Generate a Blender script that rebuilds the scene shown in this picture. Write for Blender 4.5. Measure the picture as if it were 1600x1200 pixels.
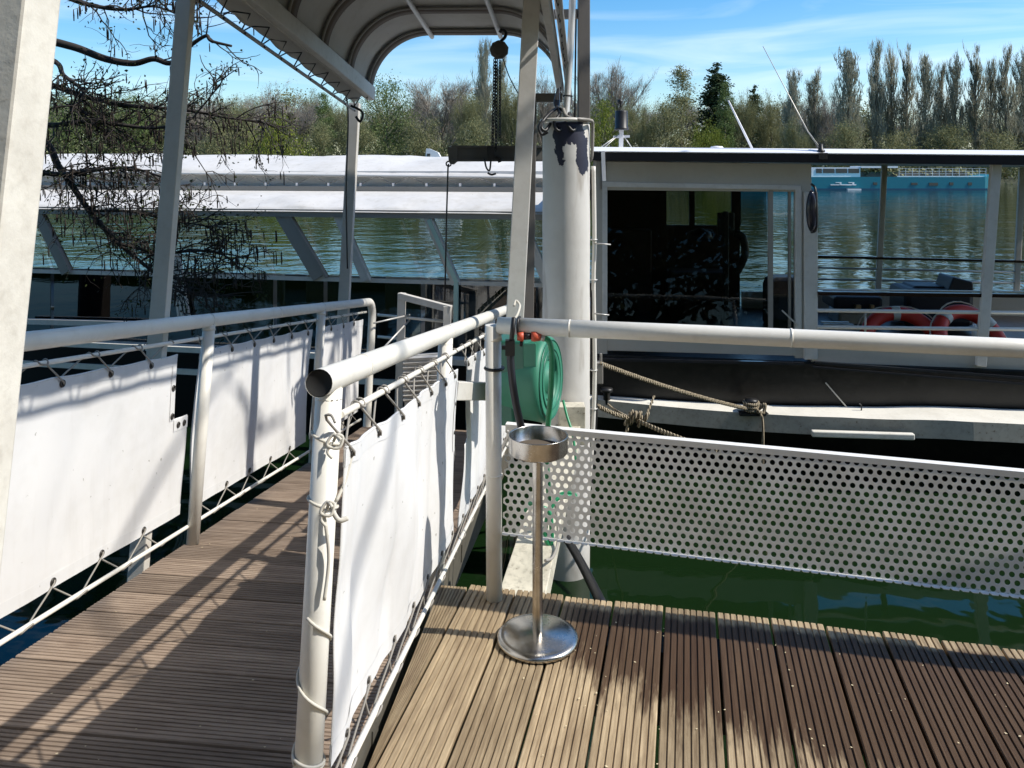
import bpy, bmesh, math, random
from mathutils import Vector, Matrix, noise
V = Vector
R = math.radians
for o in list(bpy.data.objects): bpy.data.objects.remove(o)
S = bpy.context.scene
COL = S.collection
# ------------------------------------------------------------------ camera, sky, sun, exposure
cam = bpy.data.cameras.new('camera'); camo = bpy.data.objects.new('camera', cam); COL.objects.link(camo)
camo.location = (0, 0, 1.6); camo.rotation_euler = (R(90), 0, 0)
cam.sensor_width = 36; cam.lens = 28.125; cam.shift_y = -0.2094; cam.clip_end = 3000; cam.clip_start = .05
S.camera = camo
SUN = V((.985, -.16, 1.054)).normalized()
W = bpy.data.worlds.new('World'); S.world = W; W.use_nodes = True
def world():
    nt = W.node_tree; N = nt.nodes; L = nt.links
    bg = N['Background']; bg.inputs[1].default_value = .15
    sky = N.new('ShaderNodeTexSky'); sky.sky_type = 'NISHITA'; sky.sun_disc = False
    sky.sun_elevation = R(46.5); sky.sun_rotation = R(96); sky.ozone_density = 1.6; sky.dust_density = .6; sky.air_density = 1.0
    # thin cirrus and old contrails high in the sky
    tc = N.new('ShaderNodeTexCoord')
    mp = N.new('ShaderNodeMapping'); mp.inputs['Scale'].default_value = (1.6, 3, 17); mp.inputs['Rotation'].default_value = (.0, R(-12), 0)
    L.new(tc.outputs['Generated'], mp.inputs[0])
    nz = N.new('ShaderNodeTexNoise'); nz.inputs['Scale'].default_value = 1.7; nz.inputs['Detail'].default_value = 7; nz.inputs['Distortion'].default_value = .8
    L.new(mp.outputs[0], nz.inputs[0])
    rp = N.new('ShaderNodeValToRGB'); rp.color_ramp.elements[0].position = .47; rp.color_ramp.elements[1].position = .82
    L.new(nz.outputs[0], rp.inputs[0])
    ml = N.new('ShaderNodeMath'); ml.operation = 'MULTIPLY'; ml.inputs[1].default_value = .5; L.new(rp.outputs[0], ml.inputs[0])
    hs = N.new('ShaderNodeHueSaturation'); hs.inputs['Saturation'].default_value = 1.5; hs.inputs['Value'].default_value = 1.0; L.new(sky.outputs[0], hs.inputs['Color'])
    mx = N.new('ShaderNodeMixRGB'); mx.inputs[2].default_value = (6.2, 7.0, 8.0, 1)
    L.new(ml.outputs[0], mx.inputs[0]); L.new(hs.outputs[0], mx.inputs[1]); L.new(mx.outputs[0], bg.inputs[0])
world()
sl = bpy.data.lights.new('sun', 'SUN'); sl.energy = 4.4; sl.angle = R(.55); sl.color = (1, .95, .86)
so = bpy.data.objects.new('sun', sl); COL.objects.link(so); so.rotation_euler = (-SUN).to_track_quat('-Z', 'Y').to_euler(); so.location = (30, -3, 32)
S.view_settings.view_transform = 'Standard'; S.view_settings.look = 'None'; S.view_settings.exposure = 0.3; S.view_settings.gamma = 1
S.render.engine = 'CYCLES'; S.cycles.max_bounces = 8; S.cycles.transparent_max_bounces = 24; S.cycles.use_denoising = True
S.cycles.caustics_reflective = False; S.cycles.caustics_refractive = False

# ------------------------------------------------------------------ helpers
def P(x, y, Y): return V(((x - 800) / 1250 * Y, Y, 1.6 - (y - 265) / 1250 * Y))
GO = V((-.4461, 1.7121, .1421)); G1 = V((.99497, -.09911, -.01447)); G2 = V((.09635, .98656, -.132)); G3 = V((.02736, .12994, .99114)); GW = 1.164
def G(a, t, h): return GO + G1 * a + G2 * t + G3 * h
MG = Matrix(((G1.x, G2.x, G3.x, GO.x), (G1.y, G2.y, G3.y, GO.y), (G1.z, G2.z, G3.z, GO.z), (0, 0, 0, 1)))
WM = {}
class MB:
    def __init__(s): s.v = []; s.f = []; s.sm = []
    def add(s, vs, fs, smooth=False):
        b = len(s.v); s.v += [V(v) for v in vs]
        for f in fs: s.f.append([i + b for i in f]); s.sm.append(smooth)
        return s
    def box8(s, c):  # 8 corners: bottom loop 0-3, top loop 4-7
        return s.add(c, [(3, 2, 1, 0), (4, 5, 6, 7), (0, 1, 5, 4), (1, 2, 6, 5), (2, 3, 7, 6), (3, 0, 4, 7)])
    def box(s, c, d, m=None):
        c = V(c); x, y, z = [k / 2 for k in d]
        p = [V((-x, -y, -z)), V((x, -y, -z)), V((x, y, -z)), V((-x, y, -z)), V((-x, -y, z)), V((x, -y, z)), V((x, y, z)), V((-x, y, z))]
        if m is not None: p = [m @ q for q in p]
        return s.box8([c + q for q in p])
    def bar(s, a, b, w, h, up=(0, 0, 1)):
        a = V(a); b = V(b); d = (b - a).normalized(); up = V(up)
        if abs(d.dot(up)) > .98: up = V((0, 1, 0))
        r = d.cross(up).normalized(); u = r.cross(d).normalized()
        q = [-r * w / 2 - u * h / 2, r * w / 2 - u * h / 2, r * w / 2 + u * h / 2, -r * w / 2 + u * h / 2]
        return s.box8([a + k for k in q] + [b + k for k in q])
    def tube(s, pts, r, seg=10, closed=False, caps=True, radii=None, smooth=True):
        pts = [V(p) for p in pts]; n = len(pts)
        if n < 2: return s
        tang = []
        for i in range(n):
            if closed: d = pts[(i + 1) % n] - pts[i - 1]
            else: d = pts[min(i + 1, n - 1)] - pts[max(i - 1, 0)]
            tang.append(d.normalized() if d.length > 1e-9 else V((0, 0, 1)))
        ref = V((0, 0, 1)) if abs(tang[0].z) < .9 else V((1, 0, 0))
        u = tang[0].cross(ref).normalized(); vs = []
        for i in range(n):
            u = (u - tang[i] * u.dot(tang[i]))
            u = u.normalized() if u.length > 1e-6 else tang[i].orthogonal().normalized()
            w = tang[i].cross(u); rr = radii[i] if radii else r
            for k in range(seg):
                an = 2 * math.pi * k / seg
                vs.append(pts[i] + (u * math.cos(an) + w * math.sin(an)) * rr)
        fs = []
        for i in range(n if closed else n - 1):
            j = (i + 1) % n
            for k in range(seg):
                l = (k + 1) % seg
                fs.append((i * seg + k, i * seg + l, j * seg + l, j * seg + k))
        s.add(vs, fs, smooth)
        if caps and not closed:
            b = len(s.v) - len(vs)
            s.f.append([b + k for k in range(seg)][::-1]); s.sm.append(False)
            s.f.append([b + (n - 1) * seg + k for k in range(seg)]); s.sm.append(False)
        return s
    def lathe(s, c, prof, seg=40, m=None, smooth=True):
        c = V(c); vs = []; n = len(prof)
        for r, z in prof:
            for k in range(seg):
                a = 2 * math.pi * k / seg; p = V((r * math.cos(a), r * math.sin(a), z))
                vs.append(c + (m @ p if m is not None else p))
        fs = []
        for i in range(n - 1):
            for k in range(seg):
                l = (k + 1) % seg; fs.append((i * seg + k, i * seg + l, (i + 1) * seg + l, (i + 1) * seg + k))
        return s.add(vs, fs, smooth)
    def prism(s, poly, d):
        n = len(poly); poly = [V(p) for p in poly]; d = V(d)
        fs = [list(range(n))[::-1], list(range(n, 2 * n))] + [(i, (i + 1) % n, n + (i + 1) % n, n + i) for i in range(n)]
        return s.add(poly + [p + d for p in poly], fs)
    def grid(s, fn, nu, nv, smooth=True):
        vs = [fn(i / nu, j / nv) for j in range(nv + 1) for i in range(nu + 1)]
        fs = [(j * (nu + 1) + i, j * (nu + 1) + i + 1, (j + 1) * (nu + 1) + i + 1, (j + 1) * (nu + 1) + i) for j in range(nv) for i in range(nu)]
        return s.add(vs, fs, smooth)
    def mesh(s, name, mat, M=None):
        me = bpy.data.meshes.new(name)
        inv = M.inverted() if M is not None else None
        me.from_pydata([tuple(inv @ v) if inv is not None else tuple(v) for v in s.v], [], s.f)
        me.polygons.foreach_set('use_smooth', s.sm)
        if mat: me.materials.append(mat)
        me.update(); return me
    def build(s, name, mat, parent=None, bevel=0, solid=0, M=None):
        """verts are world coordinates (or in M's frame when M is given and no parent)"""
        if parent is not None:
            me = s.mesh(name, mat, WM[parent.name]); o = bpy.data.objects.new(name, me); COL.objects.link(o); o.parent = parent
            WM[o.name] = WM[parent.name].copy()
        else:
            me = s.mesh(name, mat, M); o = bpy.data.objects.new(name, me); COL.objects.link(o)
            if M is not None: o.matrix_world = M
            WM[o.name] = M.copy() if M is not None else Matrix.Identity(4)
        if solid:
            md = o.modifiers.new('solid', 'SOLIDIFY'); md.thickness = solid; md.offset = 0
        if bevel:
            md = o.modifiers.new('bevel', 'BEVEL'); md.width = bevel; md.segments = 2; md.limit_method = 'ANGLE'; md.angle_limit = R(40)
        return o
def tag(o, label=None, cat=None, group=None, kind=None):
    if label: o['label'] = label
    if cat: o['category'] = cat
    if group: o['group'] = group
    if kind: o['kind'] = kind
    return o
def thing(name, loc, label, cat, group=None, M=None):
    o = bpy.data.objects.new(name, None); COL.objects.link(o); o.empty_display_size = .1
    if M is None: M = Matrix.Translation(V(loc))
    o.matrix_world = M; WM[o.name] = M.copy()
    return tag(o, label, cat, group)
def spl(pts, n=8):  # smooth curve through points
    pts = [V(p) for p in pts]; out = []
    for i in range(len(pts) - 1):
        p0 = pts[max(i - 1, 0)]; p1 = pts[i]; p2 = pts[i + 1]; p3 = pts[min(i + 2, len(pts) - 1)]
        for k in range(n):
            t = k / n
            out.append(.5 * ((2 * p1) + (p2 - p0) * t + (2 * p0 - 5 * p1 + 4 * p2 - p3) * t * t + (3 * p1 - p0 - 3 * p2 + p3) * t ** 3))
    out.append(pts[-1]); return out

# ------------------------------------------------------------------ materials
def mat(name, col=(.5, .5, .5), rough=.5, metal=0, spec=.5):
    m = bpy.data.materials.new(name); m.use_nodes = True
    b = m.node_tree.nodes['Principled BSDF']
    b.inputs['Base Color'].default_value = (*col, 1); b.inputs['Roughness'].default_value = rough; b.inputs['Metallic'].default_value = metal
    b.inputs['Specular IOR Level'].default_value = spec
    return m
class NT:
    def __init__(s, m): s.m = m; s.N = m.node_tree.nodes; s.L = m.node_tree.links; s.b = s.N.get('Principled BSDF')
    def n(s, t, **k):
        x = s.N.new('ShaderNode' + t)
        for a, b in k.items(): setattr(x, a, b)
        return x
    def coord(s, kind='Object', scale=(1, 1, 1), rot=(0, 0, 0)):
        tc = s.n('TexCoord'); mp = s.n('Mapping'); mp.inputs['Scale'].default_value = scale; mp.inputs['Rotation'].default_value = rot
        s.L.new(tc.outputs[kind], mp.inputs[0]); return mp.outputs[0]
    def noise(s, co, sc, det=4, rough=.55, dist=0):
        x = s.n('TexNoise'); x.inputs['Scale'].default_value = sc; x.inputs['Detail'].default_value = det; x.inputs['Roughness'].default_value = rough; x.inputs['Distortion'].default_value = dist
        s.L.new(co, x.inputs[0]); return x.outputs[0]
    def ramp(s, f, stops):
        x = s.n('ValToRGB'); e = x.color_ramp.elements
        while len(e) < len(stops): e.new(.5)
        for i, (p, c) in enumerate(stops): e[i].position = p; e[i].color = (*c, 1) if len(c) == 3 else c
        s.L.new(f, x.inputs[0]); return x.outputs[0]
    def mix(s, f, a, b, mode='MIX'):
        x = s.n('MixRGB', blend_type=mode)
        for i, k in enumerate((f, a, b)):
            if hasattr(k, 'links'): s.L.new(k, x.inputs[i])
            elif isinstance(k, (int, float)): x.inputs[i].default_value = k if i == 0 else (k, k, k, 1)
            else: x.inputs[i].default_value = (*k, 1)
        return x.outputs[0]
    def math(s, op, a, b=0, c=0, clamp=False):
        x = s.n('Math', operation=op, use_clamp=clamp)
        for i, k in enumerate((a, b, c)):
            if hasattr(k, 'links'): s.L.new(k, x.inputs[i])
            else: x.inputs[i].default_value = k
        return x.outputs[0]
    def bump(s, h, st=.3, d=.01):
        x = s.n('Bump'); x.inputs['Strength'].default_value = st; x.inputs['Distance'].default_value = d; s.L.new(h, x.inputs['Height']); s.L.new(x.outputs[0], s.b.inputs['Normal']); return x
    def set(s, **k):
        for a, v in k.items():
            i = s.b.inputs[a.replace('_', ' ')]
            if hasattr(v, 'links'): s.L.new(v, i)
            else: i.default_value = v
def painted(name, col, rough=.45, dirt=(.22, .17, .11), amt=.5, chip=(.12, .07, .04), chips=.74, sc=1.0, bump=.15):
    """weathered paint: soft grime, fine specks and small chips"""
    m = mat(name, col, rough); t = NT(m); co = t.coord('Object')
    a = t.noise(co, 3.1 * sc, 6, .65); b = t.noise(co, 26 * sc, 5, .6); c = t.noise(co, 62 * sc, 3, .5)
    g = t.ramp(a, [(.42, (0, 0, 0)), (.78, (1, 1, 1))]); g2 = t.ramp(b, [(.5, (0, 0, 0)), (.75, (1, 1, 1))])
    f = t.math('MULTIPLY', t.math('ADD', t.math('MULTIPLY', g, .6), t.math('MULTIPLY', g2, .35)), amt)
    c1 = t.mix(f, col, dirt)
    ch = t.ramp(t.math('ADD', t.math('MULTIPLY', c, .55), t.math('MULTIPLY', b, .45)), [(chips, (0, 0, 0)), (chips + .035, (1, 1, 1))])
    t.set(Base_Color=t.mix(ch, c1, chip), Roughness=t.math('ADD', t.math('MULTIPLY', b, .3), rough - .12))
    t.bump(t.math('ADD', b, t.math('MULTIPLY', a, .5)), bump, .004)
    return m
M_white = painted('white_painted_steel', (.66, .64, .60), .42, amt=.42)
M_tube = painted('white_painted_tube', (.78, .755, .69), .36, dirt=(.36, .32, .25), amt=.38, chips=.715)
M_col = painted('thick_white_paint', (.70, .67, .60), .5, dirt=(.26, .22, .17), amt=.65, chips=.71, sc=1.6, bump=.35)
M_cabin = painted('cream_grey_cabin_paint', (.50, .475, .425), .4, amt=.25, chips=.8)
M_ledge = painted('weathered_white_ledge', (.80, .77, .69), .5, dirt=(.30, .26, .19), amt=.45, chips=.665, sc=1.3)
M_lside = painted('shaded_stained_ledge_side', (.40, .39, .34), .6, dirt=(.10, .085, .06), amt=.9, chips=.63, sc=1.3)  # shade of the side faces painted in as darker grey, plus stains
M_arm = painted('mossy_painted_arm', (.62, .58, .47), .7, dirt=(.10, .095, .07), amt=1.0, chips=.62, sc=1.8)
M_hull = painted('scuffed_black_hull', (.004, .004, .0045), .38, dirt=(.045, .042, .038), amt=.55, chip=(.09, .08, .07), chips=.73, sc=.9, bump=.1)
M_mossy = painted('grimy_side_beam', (.10, .09, .07), .8, dirt=(.03, .028, .02), amt=1.0, chips=.66)
M_dark = mat('black_hull_paint', (.004, .004, .0045), .35, 0, .22)
M_fascia = mat('black_roof_trim', (.01, .01, .016), .42)
M_blackp = mat('black_plastic', (.014, .014, .015), .45)
M_grey = painted('grey_painted_steel', (.30, .285, .26), .5, amt=.3, chips=.8)
M_post = painted('grey_white_post_paint', (.58, .55, .50), .45, amt=.35, chips=.78)
M_gantry = painted('dark_grey_gantry_paint', (.13, .12, .11), .5, amt=.3, chips=.8)
M_beam = painted('dull_grey_beam', (.085, .085, .08), .6, amt=.3, chips=.8)
M_rod = mat('galvanised_rod', (.55, .54, .51), .4, .3)
M_cord = mat('grey_lacing_cord', (.30, .28, .25), .9)
M_string = mat('dirty_white_string', (.58, .55, .48), .9)
M_eye = mat('dark_eyelet_metal', (.07, .065, .06), .45, .6)
M_hole = mat('bore_shade_black', (.012, .012, .012), .9)
M_trim = mat('white_edge_trim', (.8, .8, .82), .25)
M_wnd = mat('dark_interior', (.020, .017, .014), .7)
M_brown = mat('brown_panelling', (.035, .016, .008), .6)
M_navy = mat('navy_vinyl', (.010, .012, .022), .5)
def m_rope():
    m = mat('tan_twisted_rope', (.33, .27, .18), .95); t = NT(m); co = t.coord('Object', (1, 1, 1))
    w = t.n('TexWave'); w.inputs['Scale'].default_value = 22; w.inputs['Distortion'].default_value = 1.5; t.L.new(co, w.inputs[0])
    t.set(Base_Color=t.ramp(w.outputs[1], [(.2, (.16, .125, .08)), (.8, (.44, .37, .26))])); t.bump(w.outputs[1], .8, .01); return m
M_rope = m_rope()
def m_cloth(name, col, trans=.25, soil=.25, rough=.75):
    m = mat(name, col, rough, 0, .25); t = NT(m); co = t.coord('Object')
    a = t.noise(co, 2.3, 5, .6); b = t.noise(co, 19, 4, .6)
    f = t.math('MULTIPLY', t.ramp(t.math('ADD', t.math('MULTIPLY', a, .7), t.math('MULTIPLY', b, .3)), [(.46, (0, 0, 0)), (.75, (1, 1, 1))]), soil)
    c = t.mix(f, col, (.42, .39, .33))
    sp_ = t.noise(co, 34, 3, .5); c = t.mix(t.math('MULTIPLY', t.ramp(sp_, [(.715, (0, 0, 0)), (.735, (1, 1, 1))]), .55), c, (.20, .18, .14))
    st = t.noise(t.coord('Object', (3.5, 3.5, .5)), 3.0, 5, .6); c = t.mix(t.math('MULTIPLY', t.ramp(st, [(.52, (0, 0, 0)), (.78, (1, 1, 1))]), soil * .9), c, (.40, .37, .31))
    t.set(Base_Color=c); t.bump(t.noise(co, 5, 3), .12, .02)
    tr = t.n('BsdfTranslucent'); t.L.new(c, tr.inputs[0]); mx = t.n('MixShader'); mx.inputs[0].default_value = trans
    t.L.new(t.b.outputs[0], mx.inputs[1]); t.L.new(tr.outputs[0], mx.inputs[2]); t.L.new(mx.outputs[0], t.N['Material Output'].inputs[0]); return m
M_canvas = m_cloth('white_pvc_canvas', (.78, .775, .77), .12, .26)
M_hem = m_cloth('white_pvc_hem', (.72, .72, .72), .06, .3)
M_vault = m_cloth('grey_white_canopy_fabric', (.60, .585, .555), .07, .35)
M_band = mat('brown_hoop_sleeve', (.13, .105, .085), .8)
M_awn = m_cloth('pale_awning_fabric', (.70, .68, .65), .08, .42)
M_awn2 = m_cloth('shaded_awning_fabric', (.74, .73, .71), .08, .3)
def m_wood(name, axis, pitch, off, dry, dark, wet=False, groove=.0):
    """weathered decking; boards are counted along `axis` of the object's own coordinates"""
    m = mat(name, dry, .8, 0, .16); t = NT(m); tc = t.n('TexCoord'); sp = t.n('SeparateXYZ'); t.L.new(tc.outputs['Object'], sp.inputs[0])
    u = sp.outputs[axis]; v = sp.outputs[1 - axis]
    idn = t.math('FLOOR', t.math('DIVIDE', t.math('SUBTRACT', u, off), pitch))
    wn = t.n('TexWhiteNoise', noise_dimensions='1D'); t.L.new(idn, wn.inputs['W'])
    cb = t.n('CombineXYZ'); t.L.new(t.math('MULTIPLY', u, 34), cb.inputs[0]); t.L.new(t.math('ADD', t.math('MULTIPLY', v, 1.7), t.math('MULTIPLY', wn.outputs[0], 37)), cb.inputs[1]); t.L.new(t.math('MULTIPLY', sp.outputs[2], 20), cb.inputs[2])
    gr = t.noise(cb.outputs[0], 1.6, 8, .68, .3)
    cb2 = t.n('CombineXYZ'); t.L.new(t.math('MULTIPLY', u, 7), cb2.inputs[0]); t.L.new(t.math('MULTIPLY', v, 2.2), cb2.inputs[1])
    bl = t.noise(cb2.outputs[0], 1.3, 5, .6, .6)
    cb3 = t.n('CombineXYZ'); t.L.new(t.math('MULTIPLY', u, 110), cb3.inputs[0]); t.L.new(t.math('MULTIPLY', v, 9), cb3.inputs[1])
    fine = t.noise(cb3.outputs[0], 1.0, 4, .7)
    c = t.ramp(gr, [(.25, dark), (.46, tuple((a * 1.5 + b) / 2.5 for a, b in zip(dry, dark))), (.60, dry), (.82, tuple(min(1, x * 1.4) for x in dry))])
    c = t.mix(t.math('MULTIPLY', t.ramp(bl, [(.48, (0, 0, 0)), (.72, (1, 1, 1))]), .6), c, dark)
    c = t.mix(t.math('MULTIPLY', t.ramp(fine, [(.52, (0, 0, 0)), (.7, (1, 1, 1))]), .35), c, dark)
    tone = t.math('ADD', t.math('MULTIPLY', wn.outputs[0], .42), .78)
    hs = t.n('HueSaturation'); t.L.new(tone, hs.inputs['Value']); t.L.new(c, hs.inputs['Color']); c = hs.outputs[0]
    rough = t.math('ADD', t.math('MULTIPLY', gr, .3), .55)
    if wet:
        cb4 = t.n('CombineXYZ'); t.L.new(t.math('MULTIPLY', u, 26), cb4.inputs[0]); t.L.new(t.math('MULTIPLY', v, 3), cb4.inputs[1])
        jag = t.noise(cb4.outputs[0], 1.0, 4, .7)
        # damp patch: everything beyond a ragged line that comes nearer towards the right
        line = t.math('ADD', t.math('SUBTRACT', 2.47, t.math('MULTIPLY', t.math('MAXIMUM', t.math('ADD', u, .24), 0), .36)), t.math('MAXIMUM', t.math('SUBTRACT', -.24, u), 0))
        d = t.math('ADD', t.math('SUBTRACT', v, line), t.math('MULTIPLY', t.math('SUBTRACT', jag, .5), .75))
        d2 = t.math('MULTIPLY', t.math('MULTIPLY', t.math('ADD', u, .56), 5, clamp=True), t.math('MULTIPLY', t.math('ADD', d, .06), 7, clamp=True))
        # dry, bleached board ends at the edge
        en = t.math('MULTIPLY', t.math('ADD', t.math('SUBTRACT', 2.925, v), t.math('MULTIPLY', t.math('SUBTRACT', jag, .5), .10)), 40, clamp=True)
        wm = t.math('MULTIPLY', d2, en)
        wc = t.mix(gr, (.020, .010, .006), (.095, .052, .030))
        c = t.mix(t.math('MULTIPLY', wm, .92), c, wc)
        rough = t.math('SUBTRACT', rough, t.math('MULTIPLY', wm, .15))
    t.set(Base_Color=c, Roughness=rough); t.bump(t.math('ADD', gr, t.math('MULTIPLY', fine, .5)), .5, .004); return m
M_deck = m_wood('grooved_tan_decking', 0, .1845, -.817, (.42, .325, .205), (.16, .11, .065), True)
M_gang = m_wood('grooved_grey_brown_decking', 1, .18, -2.0, (.33, .255, .195), (.155, .11, .082))
M_bdeck = m_wood('brown_boat_planks', 0, .1, 0, (.19, .125, .08), (.08, .05, .03))
def m_steel():
    m = mat('brushed_stainless', (.52, .50, .47), .24, 1); t = NT(m); co = t.coord('Object', (1, 1, 1))
    a = t.noise(co, 14, 5, .6); b = t.noise(t.coord('Object', (60, 60, 3)), 6, 3)
    t.set(Roughness=t.math('ADD', t.math('MULTIPLY', a, .28), .10), Base_Color=t.ramp(a, [(.35, (.38, .35, .31)), (.65, (.60, .58, .55))])); t.bump(b, .06, .002); return m
M_steel = m_steel()
def m_panel():
    m = mat('grey_perforated_sheet', (.7, .69, .66), .45, .0); t = NT(m); co = t.coord('Object')
    a = t.noise(co, 7, 5, .65); t.set(Base_Color=t.ramp(a, [(.3, (.50, .485, .45)), (.6, (.68, .67, .64)), (.8, (.74, .73, .70))])); return m
M_panel = m_panel()
M_trim2 = painted('white_sheet_edge', (.8, .79, .76), .4, amt=.25, chips=.75)
def m_pile():
    m = mat('peeling_pile_paint', (.6, .58, .55), .55); t = NT(m); co = t.coord('Object')
    tc = t.n('TexCoord'); sp = t.n('SeparateXYZ'); t.L.new(tc.outputs['Object'], sp.inputs[0]); z = sp.outputs[2]
    a = t.noise(co, 2.5, 6, .6); b = t.noise(co, 9, 6, .62, .4); s = t.noise(t.coord('Object', (1, 1, .18)), 11, 4)
    c = t.mix(t.math('MULTIPLY', t.ramp(a, [(.45, (0, 0, 0)), (.8, (1, 1, 1))]), .45), (.64, .62, .585), (.34, .31, .27))
    c = t.mix(t.math('MULTIPLY', t.ramp(s, [(.56, (0, 0, 0)), (.72, (1, 1, 1))]), .5), c, (.22, .17, .12))
    # paint flaked off to blue-black below the cap
    x_ = sp.outputs[0]
    def patch(cx, sx_, cz, sz_):   # a flaked area with a ragged outline
        a_ = t.math('POWER', t.math('ABSOLUTE', t.math('DIVIDE', t.math('SUBTRACT', x_, cx), sx_)), 2); b_ = t.math('POWER', t.math('ABSOLUTE', t.math('DIVIDE', t.math('SUBTRACT', z, cz), sz_)), 2)
        return t.math('MULTIPLY', t.math('SUBTRACT', 1.0, t.math('ADD', a_, b_), clamp=True), .36)
    k = t.math('MAXIMUM', t.math('MAXIMUM', patch(-.045, .055, 2.99, .26), patch(.09, .06, 2.93, .27)), patch(.03, .13, 3.06, .16))
    f = t.ramp(t.math('ADD', t.math('ADD', t.math('MULTIPLY', b, .8), t.math('MULTIPLY', a, .2)), k), [(.70, (0, 0, 0)), (.715, (1, 1, 1))])
    c = t.mix(f, c, (.012, .014, .035))
    # algae and rust near the water
    w = t.math('MULTIPLY', t.math('SUBTRACT', .62, z), 2.2, clamp=True)
    c = t.mix(t.math('MULTIPLY', w, .8), c, (.07, .065, .04))
    t.set(Base_Color=c); t.bump(t.math('ADD', b, a), .25, .01); return m
M_pile = m_pile()
def m_glass(name, tint=(.75, .85, .82), ior=1.5, fac=1.0):
    m = bpy.data.materials.new(name); m.use_nodes = True; t = NT(m); t.N.remove(t.b)
    tr = t.n('BsdfTransparent'); tr.inputs[0].default_value = (*tint, 1); gl = t.n('BsdfGlossy'); gl.inputs['Roughness'].default_value = .01
    co = t.coord('Object'); bp = t.n('Bump'); bp.inputs['Strength'].default_value = .03; bp.inputs['Distance'].default_value = .02; t.L.new(t.noise(co, 2.2, 2), bp.inputs['Height']); t.L.new(bp.outputs[0], gl.inputs['Normal'])
    fr = t.n('Fresnel'); fr.inputs[0].default_value = ior
    mx = t.n('MixShader'); t.L.new(t.math('MULTIPLY', fr.outputs[0], fac), mx.inputs[0]); t.L.new(tr.outputs[0], mx.inputs[1]); t.L.new(gl.outputs[0], mx.inputs[2]); t.L.new(mx.outputs[0], t.N['Material Output'].inputs[0]); return m
M_glass = m_glass('clear_window_glass', (.93, .975, .965), 1.45)
M_dglass = m_glass('smoked_window_glass', (.34, .37, .36), 2.0)
M_cglass = m_glass('cabin_window_glass', (.60, .64, .62), 1.4, .5)
def m_plastic(name, col, rough=.35):
    m = mat(name, col, rough); t = NT(m); a = t.noise(t.coord('Object'), 9, 5, .6)
    t.set(Base_Color=t.mix(t.math('MULTIPLY', a, .35), col, tuple(min(1, c * 1.5 + .06) for c in col))); return m
M_green = m_plastic('faded_green_plastic', (.03, .19, .115), .5)
M_greend = m_plastic('dark_green_plastic', (.012, .115, .072))
M_hose = m_plastic('green_hose_rubber', (.01, .22, .09))
M_orange = m_plastic('orange_connector', (.50, .075, .03), .5)
M_red = m_plastic('lifebuoy_red', (.62, .035, .02), .5)
M_lwhite = m_plastic('lifebuoy_white', (.62, .60, .55), .5)
M_teal = painted('turquoise_hull', (.0, .17, .225), .4, dirt=(.0, .11, .15), amt=.3, chips=.9)
M_bwhite = mat('barge_white', (.78, .78, .78), .5)
M_seat = mat('white_seat_shell', (.55, .57, .58), .5)
def m_water():
    m = mat('green_lake_water', (.006, .0175, .005), .03); t = NT(m); t.b.inputs['IOR'].default_value = 1.33; t.b.inputs['Specular IOR Level'].default_value = .5
    co = t.coord('Object', (1, 1.0, 1)); a = t.noise(co, 1.15, 3, .5, .5); b = t.noise(t.coord('Object', (.55, 1, 1)), .32, 2, .5); c = t.noise(t.coord('Object', (.8, 1.2, 1)), 3.6, 2, .5)
    tc = t.n('TexCoord'); sp = t.n('SeparateXYZ'); t.L.new(tc.outputs['Object'], sp.inputs[0])
    # sheltered and calm beside the pontoon, more breeze in the open
    k = t.math('MULTIPLY', t.math('SUBTRACT', sp.outputs[1], 7.0), .12, clamp=True); k = t.math('ADD', t.math('MULTIPLY', k, .78), .22)
    hgt = t.math('MULTIPLY', t.math('ADD', t.math('ADD', t.math('MULTIPLY', a, .55), b), t.math('MULTIPLY', c, .10)), k)
    t.bump(hgt, 1.0, .05); return m
M_water = m_water()
def m_bank():
    m = mat('grass_bank', (.06, .075, .025), .9); t = NT(m); a = t.noise(t.coord('Object'), .35, 6, .7)
    t.set(Base_Color=t.ramp(a, [(.35, (.03, .036, .014)), (.6, (.05, .055, .02)), (.8, (.075, .065, .04))])); return m
M_bank = m_bank()
def m_leaf(name, c0, c1, rough=.6, trans=.25):
    m = mat(name, c0, rough, 0, .2); t = NT(m); g = t.n('NewGeometry'); oi = t.n('ObjectInfo')
    r = t.math('ADD', t.math('MULTIPLY', g.outputs['Random Per Island'], .75), t.math('MULTIPLY', oi.outputs['Random'], .25))
    c = t.ramp(r, [(0, c0), (1, c1)]); t.set(Base_Color=c)
    if trans:
        tr = t.n('BsdfTranslucent'); t.L.new(c, tr.inputs[0]); mx = t.n('MixShader'); mx.inputs[0].default_value = trans
        t.L.new(t.b.outputs[0], mx.inputs[1]); t.L.new(tr.outputs[0], mx.inputs[2]); t.L.new(mx.outputs[0], t.N['Material Output'].inputs[0])
    return m
L_dark = m_leaf('dark_conifer_needles', (.03, .05, .022), (.085, .115, .05))
L_green = m_leaf('mid_green_leaves', (.07, .115, .035), (.20, .25, .085))
L_spring = m_leaf('spring_yellow_green_leaves', (.10, .14, .018), (.27, .29, .045))
L_olive = m_leaf('olive_twigs_and_buds', (.15, .155, .07), (.35, .34, .17), .7, .3)
L_twig = m_leaf('bare_twig_haze', (.19, .17, .14), (.42, .37, .31), .9, .2)
L_pop = m_leaf('poplar_twigs', (.28, .27, .19), (.50, .475, .36), .9, .3)
L_under = m_leaf('shoreline_undergrowth', (.045, .058, .022), (.15, .165, .065))
M_bark = m_leaf('grey_brown_bark', (.11, .09, .07), (.19, .16, .125), .9, 0)
M_alder = mat('dark_alder_bark', (.035, .028, .023), .85)
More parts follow.
